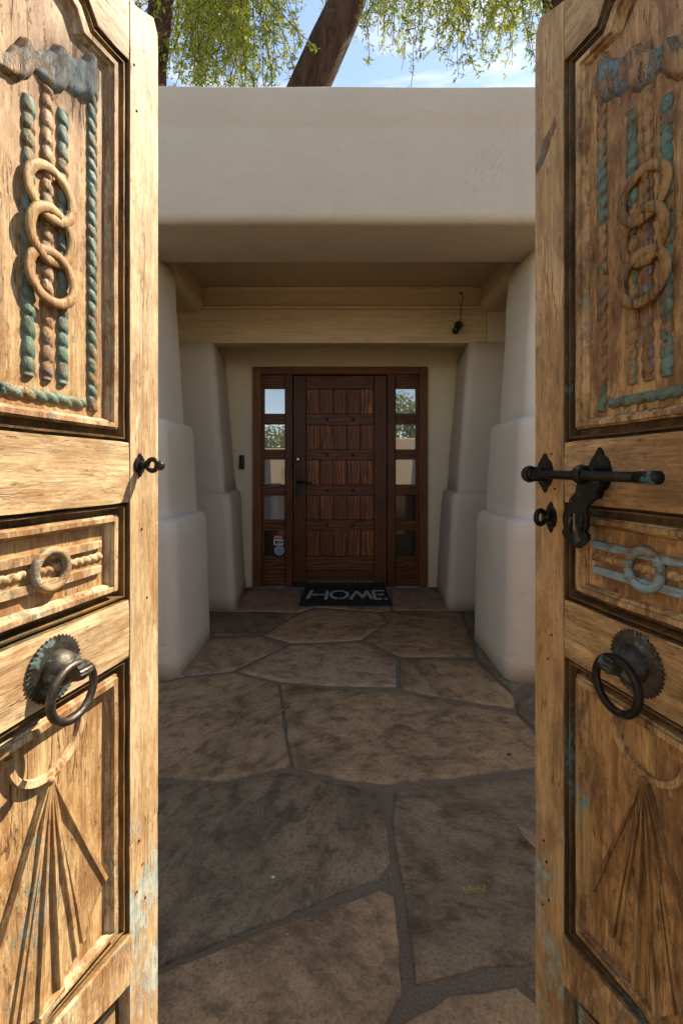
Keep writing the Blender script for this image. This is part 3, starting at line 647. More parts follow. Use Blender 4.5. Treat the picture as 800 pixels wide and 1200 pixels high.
# ============================================================= GATE LEAVES
def build_leaf(side):
    S = -1 if side == 'L' else 1
    E = Vector((-.3258, .788)) if S < 0 else Vector((.344, .788))
    A = Vector((-.2212, -1)).normalized() if S < 0 else Vector((.205, -1)).normalized()
    Nn = Vector((-A.y, A.x)) if S < 0 else Vector((A.y, -A.x))      # out of the carved face
    W = WOOD if S < 0 else WOODR
    ang = math.atan2(A.y, A.x)
    lab = ('weathered honey coloured carved gate leaf on the left, standing open in full sun' if S < 0 else
           'weathered brown carved gate leaf on the right, in shade, with a long iron bolt')
    root = thing('gate_leaf', lab, 'gate', (E.x, E.y, 0), ang, 'pair of carved gate leaves')
    sy = 1 if S < 0 else -1
    def pt(a, z, d): return (a, sy*d, z+CH)
    def px(x, y, d=0.0):                                            # photograph pixel -> leaf a, z (z relative to the camera)
        u = (x-400)/F
        a = (u*(E.y+d*Nn.y)-(E.x+d*Nn.x))/(A.x-u*A.y)
        return a, (553-y)/F*(E.y+a*A.y+d*Nn.y)
    C = .2155
    def wob(a, z, k=.0011): return (noise.noise(Vector((a*14, z*14, 2+S)))*k, noise.noise(Vector((a*14, z*14, 8+S)))*k)
    def prism(name, poly, d0, d1, mat, parent=root, bev=.0018, step=.03, k=.0011):
        D = dense(poly, step); bm = bmesh.new()
        P = [(p.x+wob(p.x, p.y, k)[0], p.y+wob(p.x, p.y, k)[1]) for p in D]; n_ = len(P)
        lo = [bm.verts.new(pt(a, z, d0)) for a, z in P]; hi = [bm.verts.new(pt(a, z, d1)) for a, z in P]
        f = bm.faces.new(hi); bm.faces.new(lo[::-1])
        for i in range(n_): bm.faces.new((lo[i], lo[(i+1) % n_], hi[(i+1) % n_], hi[i]))
        if bev: bmesh.ops.bevel(bm, geom=list(f.edges), offset=bev, segments=2, affect='EDGES', profile=.5)
        bmesh.ops.triangulate(bm, faces=[q for q in bm.faces if len(q.verts) > 4])
        return put(name, bm, mat, parent)
    def mir(half): return half+[(2*C-a, z) for a, z in half[::-1] if abs(a-C) > 1e-4]
    def ring(name, outer, inner, prof, mat, k=.0011, closed=True):
        bm = bmesh.new(); O = []; I = []
        n_ = len(outer)
        for i in range(n_):
            a, b = Vector(outer[i]), Vector(outer[(i+1) % n_]); c, d_ = Vector(inner[i]), Vector(inner[(i+1) % n_])
            m_ = max(1, int((b-a).length/.03))
            for j in range(m_): O.append(a.lerp(b, j/m_)); I.append(c.lerp(d_, j/m_))
        loops = []
        for t, d in prof:
            l = []
            for o_, i_ in zip(O, I):
                p = o_.lerp(i_, t); wx, wz = wob(p.x, p.y, k); l.append(bm.verts.new(pt(p.x+wx, p.y+wz, d+noise.noise(Vector((p.x*25, p.y*25, t*3)))*.0006)))
            loops.append(l)
        m_ = len(O)
        for a, b in zip(loops, loops[1:]):
            for i in range(m_): bm.faces.new((a[i], a[(i+1) % m_], b[(i+1) % m_], b[i]))
        return put(name, bm, mat, root)
    WID = .431; a0, a1 = .073, .358
    top = .79
    # boards behind everything
    prism('back_board', [(0.01, -1.09), (WID-.01, -1.09), (WID-.01, .74), (C, .80), (.01, .74)], -.05, -.021, W['groove'], bev=0)
    # stiles
    sp = -.365 if False else None
    yj = px(170 if S < 0 else 640, 972 if S < 0 else 965)[1]
    prism('free_stile', [(0, yj-.0005), (a0-.0008, yj-.0005), (a0-.0008, -1.1), (0, -1.1)], -.052, .0, W['stile'])
    prism('free_stile', [(0, yj+.0005), (0, .775), (.012, .795), (.040, .778), (a0-.0008, .762), (a0-.0008, yj+.0005)], -.052, .0005, W['stile'])
    prism('hinge_stile', [(a1+.0008, -1.1), (WID, -1.1), (WID, .76), (a1+.0008, .762)], -.052, .0, W['stile'])
    # upper opening outline (half) and its neighbours
    UO = [(a0, .048), (a0, .664), (.140, .654), (.156, .678), (C, .70)]
    UB = [(.094, .066), (.094, .643), (.150, .634), (.168, .657), (C, .676)]
    UF = [(.113, .082), (.113, .622), (.174, .613), (.184, .634), (C, .648)]
    MO = [(a0, -.2055), (a0, -.0500), (C, -.0505)]; MO = [(a0, -.2055), (a0, -.05)]
    MB = [(.094, -.187), (.094, -.067)]; MF = [(.113, -.171), (.113, -.083)]
    LO = [(a0, -.752), (a0, -.299), (C, -.298)]; LO = [(C, -.714), (a0, -.745), (a0, -.299)]
    LB = [(C, -.700), (.094, -.722), (.094, -.317)]; LF = [(C, -.690), (.113, -.706), (.113, -.338)]
    def cm(h):                                                     # half outline that may start or end on the axis
        return h+[(2*C-a, z) for a, z in h[::-1] if abs(a-C) > 1e-4]
    # top rail, with the shaped underside
    prism('rail', [(a0, .762), (a0, .664), (.140, .654), (.156, .678), (C, .70), (2*C-.156, .678), (2*C-.140, .654), (a1, .664), (a1, .762), (C, .80)], -.05, -.0006, W['rail'])
    prism('rail', [(a0, -.0495), (a1, -.0495), (a1, .0475), (a0, .0475)], -.05, -.0006, W['rail'], bev=.003)
    prism('rail', [(a0, -.2985), (a1, -.2985), (a1, -.206), (a0, -.206)], -.05, -.0006, W['rail'], bev=.003)
    prism('rail', [(a0, -.826), (C, -.765), (a1, -.826), (a1, -.746), (C, -.715), (a0, -.746)], -.05, .004, W['band'], bev=.003)
    prism('rail', [(a0, -1.1), (a1, -1.1), (a1, -1.0), (a0, -1.0)], -.05, -.0006, W['rail'])
    bw = WOOD['blue'] if S < 0 else WOODR['blue']
    prism('bottom_panel', [(a0+.018, -.995), (a1-.018, -.995), (a1-.018, -.842), (C, -.795), (a0+.018, -.842)], -.021, -.012, bw)
    # grooves and lip mouldings round the three panels
    gp = [(0, -.001), (.03, -.013), (.20, -.0135), (.25, -.005), (.40, -.0045), (.46, -.012), (.52, -.0205), (1, -.0208)]
    bp = [(0, -.0208), (.03, -.006), (.16, -.0055), (.19, -.0012), (.60, -.0015), (.64, -.0065), (.80, -.008), (1, -.0145)]
    for nm, o_, b_, f_ in (('u', UO, UB, UF), ('m', MO, MB, MF), ('l', LO, LB, LF)):
        ring('groove_moulding', cm(o_), cm(b_), gp, W['groove']); ring('lip_moulding', cm(b_), cm(f_), bp, W['band'])
        prism('panel', cm(f_), -.021, -.0135, W['field'], bev=0)
    # twisted bars
    def bar(a, z0, z1, wd, kind, mat, horiz=False, d=-.0135, pitch=.0195, name='twisted_bar'):
        bm = bmesh.new(); ln = z1-z0; n_ = int(ln/.0016); seg = 12; rings_ = []
        for i in range(n_+1):
            s = z0+ln*i/n_; ph_ = .30*noise.noise(Vector((s*22, a*31, 1))); l = []
            for k in range(seg+1):
                th = pi*k/seg
                if kind == 'twist': fr = (s/pitch+ph_+th*.30) % 1; r = wd*(.58+.42*(sin(pi*fr**.75)**.6))
                else: fr = (s/pitch+ph_+.10*th) % 1; r = wd*(.60+.40*(sin(pi*fr**.6)**.7)+.03*noise.noise(Vector((s*90, a*50, th))))
                e = 1 if 0 < i < n_ else .3
                o_ = cos(th)*r*e; h = sin(th)*r*1.0*e
                wz = noise.noise(Vector((s*260, th*2, a*40)))*.0006; h = h*.72+wz; l.append(bm.verts.new(pt(s, a+o_, d+h) if horiz else pt(a+o_, s, d+h)))
            rings_.append(l)
        for p, q in zip(rings_, rings_[1:]):
            for k in range(seg): bm.faces.new((p[k], p[k+1], q[k+1], q[k]))
        return put(name, bm, mat, root, True)
    zr0 = .100
    bar(.1385, zr0-.012, .556, .0092, 'twist', W['teal']); bar(2*C-.1385, zr0-.012, .470, .0092, 'twist', W['teal'])
    for k, (a, mt_) in enumerate(((C-.0245, W['teal']), (C, W['mauve']), (C+.0265, W['teal']))):
        zt_ = (.493, .502, .470)[k]
        bar(a, .118, zt_, .0092, 'bead', mt_, pitch=.0215)
    bar(.098, .152, 2*C-.152, .0080, 'twist', W['teal'], True, pitch=.019)
    for za in (.098-.0,): pass
    # three interlaced rings
    for k, zc in enumerate((.3625, .308, .2535)):
        bm = bmesh.new(); seg, r, tw = 48, .0325, .0070; rings_ = []
        for i in range(seg):
            th = 2*pi*i/seg; up = .0015*k
            # each ring passes over the lower one on one side and under on the other
            over = .0032*sin(th*1.0+.6)*(1 if k % 2 else -1)
            l = []
            for q in range(8):
                ph = 2*pi*q/8; rr = r*(1+.03*noise.noise(Vector((cos(th)*2, sin(th)*2, k*7))))+tw*cos(ph)*(1+.12*noise.noise(Vector((th*3, k, 4)))); l.append(bm.verts.new(pt(C+rr*cos(th), zc+rr*1.02*sin(th), -.0055+up*.6+over*.8+noise.noise(Vector((th*5, k*3, q)))*.0007+tw*.38*(1 if sin(ph) > .1 else (0 if abs(sin(ph)) <= .1 else -1)))))
            rings_.append(l)
        for i in range(seg):
            p, q_ = rings_[i], rings_[(i+1) % seg]
            for q in range(8): bm.faces.new((p[q], p[(q+1) % 8], q_[(q+1) % 8], q_[q]))
        put('carved_ring', bm, W['link'], root, True)
    # crest: rippled drapery carving
    bm = bmesh.new(); NA, NZ = 74, 12; gr = []
    def edge(tbl, x):
        for (xa, ya), (xb, yb) in zip(tbl, tbl[1:]):
            if x <= xb: t = (x-xa)/(xb-xa); t = t*t*(3-2*t); return ya+(yb-ya)*t
        return tbl[-1][1]
    tT = [(.128, .598), (.137, .601), (.147, .614), (.158, .594), (.172, .582), (.186, .578), (.202, .574), (.212, .556), (.222, .546), (.234, .537), (.252, .535), (.262, .516), (.274, .496), (.290, .488), (.306, .50)]
    bT = [(.128, .55), (.138, .554), (.147, .536), (.155, .536), (.173, .527), (.185, .525), (.195, .511), (.208, .502), (.222, .504), (.234, .506), (.244, .488), (.258, .473), (.270, .470), (.290, .471), (.306, .462)]
    aS = .128; span = .178
    for i in range(NA+1):
        x = span*i/NA; xm = aS+x; tz, bz = edge(tT, xm), edge(bT, xm); l = []
        for j in range(NZ+1):
            t = j/NZ; z = bz+(tz-bz)*t
            rip = (.5+.5*cos(2*pi*(xm-.147+.006*(t-1))/.0525))**.8*(.75+.25*cos(2*pi*(xm-.147)/.026))
            en = min(1, 6*t, 6*(1-t)); d = -.0135+(.005+.012*rip*(.6+.4*t))*math.sqrt(max(0, en)) if 0 < j < NZ and 0 < i < NA else -.0145
            l.append(bm.verts.new(pt(aS+x, z+noise.noise(Vector((x*60, z*60, 1)))*.0012, d)))
        gr.append(l)
    for i in range(NA):
        for j in range(NZ): bm.faces.new((gr[i][j], gr[i+1][j], gr[i+1][j+1], gr[i][j+1]))
    put('carved_crest', bm, W['crest'], root, True)
    # middle panel: ring, notched bar, two plain bars
    zc = -.1275
    bar(zc, .120, 2*C-.120, .0066, 'twist', W['band'], True, pitch=.0125, name='notched_bar')
    for dz in (.0185, -.0185):
        prism('plain_bar', [(.124, zc+dz-.0055), (2*C-.124, zc+dz-.0055), (2*C-.124, zc+dz+.0055), (.124, zc+dz+.0055)], -.0135, -.0075, W['band'] if S < 0 else W['blue'])
    bm = bmesh.new(); torus(bm, pt(C, zc, -.0060), .0245, .0060, (1, 0, 0), (0, 0, 1), 36, 8); put('carved_ring', bm, W['blue'], root, True)
    # lower panel: arc and folded fan
    def arcband(name, r0, r1, za, d1, mat):
        bm = bmesh.new(); n_ = 32; L_ = []
        for i in range(n_+1):
            th = pi+pi*i/n_
            l = [bm.verts.new(pt(C+r*cos(th), za+r*1.02*sin(th), d)) for r, d in ((r0, -.0138), (r0+.0008, d1), (r1-.0008, d1+.001), (r1, -.0138))]; L_.append(l)
        for p, q in zip(L_, L_[1:]):
            for k in range(3): bm.faces.new((p[k], p[k+1], q[k+1], q[k]))
        bm.faces.new(L_[0]); bm.faces.new(L_[-1])
        return put(name, bm, mat, root)
    arcband('arc_moulding', .051, .060, -.3405, -.0075, W['band'])
    apex = (C, -.402)
    def av(x, y): a, z = px(x, y); return (a-C, z)
    if S < 0: tips = [av(129, 1032), av(103, 1104), av(87, 1132)]
    else: tips = [av(690, 1044), av(711, 1098), av(729, 1119)]
    fold = [(.0135, -.694)]
    T = [(-abs(a), z) for a, z in tips]
    ends = [T[0], (T[1][0], T[1][1]), (T[2][0], T[2][1]), (-.030, -.640), (-.017, -.686)]
    # blades between successive rays; each is tilted like a folded pleat
    seqs = []
    rays = [T[0], T[1], (T[1][0]*.55+T[2][0]*.45, T[2][1]), (-.0165, -.692), (.0165, -.692)]
    half = rays[:-1]; full = half+[(-a, z) for a, z in half[::-1]]
    for i in range(len(full)-1):
        (xa, za), (xb, zb_) = full[i], full[i+1]
        hiA, hiB = (-.0075, -.0112) if i % 2 == 0 else (-.0118, -.0088)
        bm = bmesh.new(); ap = .0022
        p0 = pt(C+ap*(i-3.5)/3.5, apex[1], -.006); n_ = 10; l1 = []; 
        for j in range(n_+1):
            t = j/n_; ca, cz_ = C+ap*(i-3.5)/3.5, apex[1]
            A1 = (ca+(C+xa-ca)*t, cz_+(za-cz_)*t); B1 = (ca+.0008+(C+xb-ca-.0008)*t, cz_+(zb_-cz_)*t)
            dA = -.010+(hiA+.010)*min(1, t*2.5); dB = -.010+(hiB+.010)*min(1, t*2.5)
            q = [bm.verts.new(pt(A1[0], A1[1], -.0137)), bm.verts.new(pt(A1[0], A1[1], dA)), bm.verts.new(pt(B1[0], B1[1], dB)), bm.verts.new(pt(B1[0], B1[1], -.0137))]
            l1.append(q)
        for p, q in zip(l1, l1[1:]):
            for k in range(3): bm.faces.new((p[k], p[k+1], q[k+1], q[k]))
        bm.faces.new(l1[-1]); bm.faces.new(l1[0]); put('fan_blade', bm, W['fan'], root)
    for i, (xa, za) in enumerate(full):
        dx_, dz_ = C+xa-C, za-apex[1]; ln_ = math.hypot(dx_, dz_); ux, uz = -dz_/ln_, dx_/ln_
        w0, w1 = .0011, .0030
        prism('fan_rib', [(C+xa*.02-ux*w0, apex[1]-uz*w0), (C+xa*.02+ux*w0, apex[1]+uz*w0), (C+xa+ux*w1, za+uz*w1), (C+xa-ux*w1, za-uz*w1)], -.0135, -.0045, W['fan'], bev=.0009, k=.0016)
    prism('fan_foot', [(C-.02, -.700), (C+.02, -.700), (C+.019, -.690), (C-.019, -.690)], -.0135, -.002, W['fan'], bev=.001)
    bm = bmesh.new(); bmesh.ops.create_icosphere(bm, subdivisions=2, radius=.0055, matrix=Matrix.Translation(pt(C, -.402, -.007))); put('fan_boss', bm, W['fan'], root, True)
    # ---------------- ring knocker
    kc = px(64, 783) if S < 0 else px(745, 777)
    ka, kz = kc
    bm = bmesh.new(); seg = 84; prof_ = [(.0405, .0), (.0405, .0022), (.036, .0030), (.034, .0036), (.026, .0055), (.0225, .0062)]
    rr = []
    for i in range(seg):
        th = 2*pi*i/seg; tooth = 1+.045*(1 if i % 2 else -1); l = []
        for k, (r, d) in enumerate(prof_):
            r_ = r*(tooth if k < 2 else (1+.015*(1 if i % 2 else -1) if k == 2 else 1)); l.append(bm.verts.new(pt(ka+r_*cos(th), kz+r_*sin(th), d)))
        rr.append(l)
    for i in range(seg):
        p, q = rr[i], rr[(i+1) % seg]
        for k in range(len(prof_)-1): bm.faces.new((p[k], p[k+1], q[k+1], q[k]))
    bm.faces.new([l[-1] for l in rr])
    kp = put('knocker_plate', bm, IRONP, root)
    bm = bmesh.new(); pr = [(.0245, .0050), (.0238, .010), (.022, .016), (.018, .0215), (.012, .0255), (.0075, .028), (.006, .036)]; rr = []
    for i in range(24):
        th = 2*pi*i/24; rr.append([bm.verts.new(pt(ka+r*cos(th), kz+r*sin(th), d)) for r, d in pr])
    for i in range(24):
        p, q = rr[i], rr[(i+1) % 24]
        for k in range(len(pr)-1): bm.faces.new((p[k], p[k+1], q[k+1], q[k]))
    bm.faces.new([l[-1] for l in rr]); put('boss', bm, IRONP, kp, True)
    # ribbed clasp and ring
    bm = bmesh.new(); n_ = 28
    sec = []
    for j in range(7):
        x = -.0125+.025*j/6; rad = .0112*(1-.12*abs(j-3)/3); l = []
        for i in range(n_):
            th = 2*pi*i/n_; r_ = rad*(1+.07*(1 if i % 2 else -1)); l.append(bm.verts.new(pt(ka+x*.8, kz+.001+r_*sin(th), .0400+r_*cos(th))))
        sec.append(l)
    for p, q in zip(sec, sec[1:]):
        for i in range(n_): bm.faces.new((p[i], p[(i+1) % n_], q[(i+1) % n_], q[i]))
    bm.faces.new(sec[0]); bm.faces.new(sec[-1]); put('clasp', bm, IRON if S < 0 else IRONP, kp, False)
    rc = px(86, 811, .040) if S < 0 else px(721.5, 803, .040)
    bm = bmesh.new(); tl = .10; torus(bm, pt(rc[0], rc[1], .040), .0335, .0052, (1, 0, 0), (0, 0, 1), 44, 10); put('ring', bm, IRON if S < 0 else BLACKI, kp, True)
    # ---------------- small ironwork
    def lobes(name, ca, cz_, h, wd, mat, parent):
        out_ = []
        for i in range(40):
            th = 2*pi*i/40; r = (.62+.38*abs(cos(th*2))**.6); out_.append((ca+wd*sin(th)*r*(1 if abs(cos(th)) < .8 else .8), cz_+h*cos(th)*(.75+.25*abs(cos(th*3)))))
        return prism(name, out_, -.0005, .0035, mat, parent, bev=.001, step=1, k=0)
    if S < 0:
        c = px(163, 545); e = lobes('latch_plate', c[0], c[1], .020, .013, BLACKI, root)
        bm = bmesh.new(); tube(bm, [pt(c[0], c[1], 0), pt(c[0]-.002, c[1]+.001, .014)], .006, 10); torus(bm, pt(c[0]-.003, c[1]-.0, .023), .0095, .0042, (0, sy, 0), (0, 0, 1), 20, 8); bmesh.ops.create_icosphere(bm, subdivisions=2, radius=.0085, matrix=Matrix.Translation(pt(c[0]-.004, c[1]-.001, .036)))
        put('latch_eye', bm, BLACKI, e, True)
        # scattered small nail heads
        nails = [(157, 76), (160, 130), (166, 620), (172, 700), (163, 985), (167, 1012), (160, 1045), (170, 1052)]
    else:
        b0 = px(622, 553, .03); b1 = px(772, 560.5, .03)
        zm = (b0[1]+b1[1])/2
        bt = put('bolt_rod', (lambda bm: (tube(bm, [pt(b0[0], zm, .03), pt(.02, zm, .03), pt(.1, zm-.001, .03), pt(b1[0]-.03, zm-.003, .03)], [.0072, .0074, .0070, .0070], 12), bm)[1])(bmesh.new()), BLACKI, root, True)
        bm = bmesh.new(); tube(bm, [pt(b0[0]-.003, zm, .03), pt(b0[0]+.006, zm, .03)], [.0086, .0090], 12); put('bolt_knob', bm, BLACKI, bt, True)
        bm = bmesh.new(); tube(bm, [pt(b1[0]-.031, zm-.003, .03), pt(b1[0]-.012, zm-.003, .03), pt(b1[0]-.009, zm-.003, .03), pt(b1[0], zm-.003, .03)], [.0078, .0078, .0088, .0080], 12); put('bolt_tip', bm, BLACKT, bt, True)
        for (x, h) in ((639, .040), (703, .044)):
            c = px(x, 553, .0); q = lobes('staple_plate', c[0], zm+.002, h*.85, .021, BLACKI, root)
            bm = bmesh.new(); torus(bm, pt(c[0]-.004, zm, .028), .0105, .0042, (0, 1, 0), (0, 0, 1), 20, 8, 1.6); tube(bm, [pt(c[0]-.003, zm+.004, .0), pt(c[0]-.004, zm+.008, .02)], .005, 8); tube(bm, [pt(c[0]-.003, zm-.006, .0), pt(c[0]-.004, zm-.008, .02)], .005, 8)
            put('staple', bm, BLACKI, q, True)
        # hasp: a flat curved iron tongue with a slot, hanging from the bolt
        cl = [(692, 556, 8.5), (691, 563, 8), (690, 569, 10), (687, 577, 8), (684, 583, 10.5), (679, 589, 9), (677, 594, 8), (675, 598, 9.5), (674, 606, 11), (674, 616, 10.5), (674, 621, 9), (674, 624, 11.5), (674.5, 630, 11), (675.5, 636, 6.5), (676.5, 642, 1.5)]
        dd = .024; pts_ = []
        for x, y, hw in cl:
            a_, z_ = px(x, y, dd); pts_.append((a_, z_, hw*.0023))
        fin = []
        for (p, q) in zip(pts_, pts_[1:]):
            for j in range(4): t = j/4; fin.append(tuple(p[k]+(q[k]-p[k])*t for k in range(3)))
        fin.append(pts_[-1])
        poly = [(a-h_, z) for a, z, h_ in fin]+[(a+h_, z) for a, z, h_ in fin[::-1]]
        hs = prism('hasp', poly, dd-.003, dd+.003, BLACKI, root, bev=.0012, step=1, k=0)
        t0 = px(674.5, 602, dd); t1 = px(674.5, 622, dd)
        prism('hasp_slot', [(t0[0]-.0012, t0[1]), (t0[0]+.0012, t0[1]), (t1[0]+.0012, t1[1]), (t1[0]-.0012, t1[1])], dd+.0031, dd+.0037, plain('worn_brass_slot', (.30, .2, .08), .4), hs, bev=0, step=1, k=0)
        bm = bmesh.new()
        for (x, y) in ((667.5, 612), (681, 612)):
            p = px(x, y, dd+.004); q = px(x, y-10, dd+.004); r_ = px(x-.5, y+12, dd+.004); tube(bm, [pt(q[0], q[1], dd+.003), pt(p[0], p[1], dd+.0045), pt(r_[0], r_[1], dd+.003)], .0022, 6)
        put('hasp_rib', bm, BLACKI, hs, True)
        c = px(646, 606); e = lobes('eye_plate', c[0], c[1], .026, .014, BLACKI, root)
        lp = px(633, 604, .018); bm = bmesh.new(); torus(bm, pt(lp[0]+.002, c[1], .020), .0115, .0042, (.35, sy*.94, 0), (0, 0, 1), 22, 8); tube(bm, [pt(c[0], c[1], 0), pt(c[0]-.003, c[1], .012)], .006, 8); put('eye_loop', bm, BLACKI, e, True)
        nails = [(646, 532), (650, 573), (637, 985), (640, 1010), (643, 1055), (636, 1060), (646, 744), (642, 772)]
        # flaking turquoise streak low on the stile
        st = [(650, 137), (651, 148), (645, 160), (641, 178), (636, 190), (629, 204), (628, 198), (633, 180), (637, 163), (645, 150)]
        prism('paint_flake', [px(x, y) for x, y in st], -.0005, .0016, W['crest'], bev=.0004, step=.01, k=.003)
    for x, y in nails:
        a_, z_ = px(x, y); bm = bmesh.new(); bmesh.ops.create_icosphere(bm, subdivisions=1, radius=.0022, matrix=Matrix.Translation(pt(a_, z_, .0005))); put('nail', bm, BLACKI, root, True)
    return root, E, A
LL = build_leaf('L'); RL = build_leaf('R')

# ============================================================= COURTYARD WALL WITH THE GATE OPENING (beside and behind the camera)
hL = LL[1]+LL[2]*.45; hR = RL[1]+RL[2]*.45
for s, h, zt_ in ((-1, hL, 1.58), (1, hR, 1.78)):
    lab = 'pale stucco courtyard wall on the %s of the gate opening' % ('left' if s < 0 else 'right')
    xi = abs(h.x)+.03
    secs = [(z, (s*xi if s > 0 else -5.0), (5.0 if s > 0 else -xi), -.25, .16, r) for z, r in ((-.04, .05), (.5, .05), (1.2, .05), (zt_-.08, .05), (zt_-.03, .06), (zt_, .10))]
    tag(loft('courtyard_wall', secs, STUCG), lab, 'wall', 'courtyard walls either side of the gate')
    bm = bmesh.new(); box(bm, s*(xi+.025)-.03, s*(xi+.025)+.03, .162, .32, 0, 1.88, .004); tag(put('gate_post', bm, WOODR['stile']), 'old wooden gate post carrying the %s leaf' % ('left' if s < 0 else 'right'), 'post', 'gate posts')

# ============================================================= TREES
def leafquad(bm, p, d, ln, wd):
    d = d.normalized(); s = d.cross(Vector((random.gauss(0, 1), random.gauss(0, 1), random.gauss(0, 1)))).normalized()
    n_ = d.cross(s)*wd*.3
    a = bm.verts.new(p); b = bm.verts.new(p+d*ln*.5+s*wd+n_); c = bm.verts.new(p+d*ln); e = bm.verts.new(p+d*ln*.5-s*wd+n_); bm.faces.new((a, b, c, e))
def limb(bm, pts, r0, r1, seg=12, rough=.08):
    P = [Vector(p) for p in pts]; fine = []
    for i in range(len(P)-1):
        a = P[max(i-1, 0)]; b = P[i]; c = P[i+1]; d = P[min(i+2, len(P)-1)]
        for j in range(6):
            t = j/6; fine.append(.5*((2*b)+(c-a)*t+(2*a-5*b+4*c-d)*t*t+(3*b-a-3*c+d)*t**3))
    fine.append(P[-1]); n_ = len(fine)
    rad = [(r0+(r1-r0)*i/(n_-1))*(1+rough*noise.noise(p*1.3)) for i, p in enumerate(fine)]
    tube(bm, fine, rad, seg); return fine
def strand(bm, p, ln, leaf, dens, wb, spread=.12, side=None):
    d = Vector((random.gauss(0, spread), random.gauss(0, spread), -1)).normalized(); pts = [p.copy()]; q = p.copy(); n_ = max(4, int(ln/.08))
    drift = Vector((random.gauss(0, .10), random.gauss(0, .10), 0))
    for i in range(n_):
        d = (d+drift*.5+Vector((random.gauss(0, .12), random.gauss(0, .12), -.14))).normalized(); q = q+d*ln/n_; pts.append(q.copy())
    tube(wb, pts[::2] if len(pts) > 4 else pts, .0045, 3, False)
    for i in range(n_):
        if random.random() < .24: continue                          # bare stretches
        for k in range(max(1, dens//3)):
            c = pts[i].lerp(pts[i+1], random.random()); a = random.uniform(0, 2*pi)
            sd_ = Vector((cos(a), sin(a), random.uniform(-1.1, .15))).normalized(); tl = random.uniform(.06, .20)*(1-.5*i/n_)*leaf/.075
            if random.random() < .25: tube(wb, [c, c+sd_*tl], .003, 3, False)
            for m_ in range(random.randint(3, 6)):
                e = c+sd_*tl*random.random(); r = (sd_*.6+Vector((random.gauss(0, .55), random.gauss(0, .55), random.gauss(-.25, .45))))
                leafquad(bm, e, r, leaf*random.uniform(.5, 1.2), leaf*random.uniform(.09, .16))
def at(x, y, Y): return Vector(((x-400)/F*Y, Y, CH+(553-y)/F*Y))
t1 = thing('willowy_tree', 'large leaning tree with rough brown trunk rising behind the parapet, centre', 'tree', (-.9, 6.6, -.05))
def lo_(p, t=t1): return Vector(p)-Vector(t.location)
bm = bmesh.new(); f1 = limb(bm, [lo_((-1.35, 6.6, -.1)), lo_(at(306, 260, 6.6)), lo_(at(352, 128, 6.6)), lo_(at(381, 60, 6.6)), lo_(at(411, -10, 6.6)), lo_(at(440, -120, 6.6)), lo_(at(500, -300, 6.4))], .36, .20, 16); put('trunk', bm, BARK, t1, True)
bm = bmesh.new()
br = [[(404, -10, 6.6), (330, -60, 6.9), (262, -75, 7.0), (215, -60, 7.1)], [(440, -120, 6.6), (500, -80, 6.8), (560, -45, 6.9), (600, -30, 6.9)], [(500, -300, 6.4), (560, -420, 5.4), (640, -430, 4.6), (760, -380, 4.3)], [(440, -120, 6.6), (380, -220, 6.0), (300, -260, 5.6), (200, -220, 5.4)], [(500, -300, 6.4), (480, -480, 5.8), (400, -600, 5), (260, -650, 4.6)], [(500, -300, 6.4), (620, -300, 7.0), (740, -250, 7.2)]]
for k, b in enumerate(br): limb(bm, [lo_(at(*p)) for p in b], .13 if k > 1 else .07, .03 if k > 1 else .015, 8)
put('branches', bm, BARK, t1, True)
bm = bmesh.new(); wb = bmesh.new()
def curtain(n_, xr, ytip, Yr, t=t1, leaf=.078, dens=6, lnr=(1.0, 1.9)):
    for i in range(n_):
        x = random.uniform(*xr); Y = random.uniform(*Yr); yt = ytip(x)+random.gauss(0, 12)
        ln = random.uniform(*lnr); p = at(x, yt, Y); p.z += ln*.93
        strand(bm, lo_(p, t), ln, leaf, dens, wb)
def tipL(x):     # how low the curtain hangs in the photograph, in pixels
    tb_ = [(150, 80), (195, 95), (230, 96), (300, 92), (330, 70), (345, 10), (360, 45), (385, 55), (405, 60), (425, 70), (450, 52), (470, 60), (480, 72), (495, 50), (520, 30), (545, 75), (570, 55), (595, 65), (620, 60), (640, 75)]
    for (a, b), (c, d) in zip(tb_, tb_[1:]):
        if x <= c: return b+(d-b)*(x-a)/(c-a)
    return 60
curtain(58, (203, 325), lambda x: tipL(x)+4, (5.2, 7.5)); curtain(78, (200, 325), lambda x: tipL(x)-34, (5.2, 7.5))
curtain(9, (318, 352), lambda x: tipL(x)-30, (5.4, 7.5)); curtain(9, (360, 420), lambda x: 20, (7.1, 7.8)); curtain(34, (425, 500), lambda x: tipL(x)-28, (5.2, 7.5))
curtain(100, (500, 640), lambda x: tipL(x)-26, (5.0, 7.5)); curtain(8, (470, 560), lambda x: tipL(x)+14, (5.2, 6.5), dens=3)
curtain(40, (640, 900), lambda x: 60, (5.0, 7.5)); curtain(40, (-100, 190), lambda x: 60, (5.0, 7.5))
curtain(60, (150, 340), lambda x: -70, (4.6, 7.5), lnr=(1., 2.2)); curtain(50, (440, 800), lambda x: -70, (4.6, 7.5), lnr=(1., 2.2))
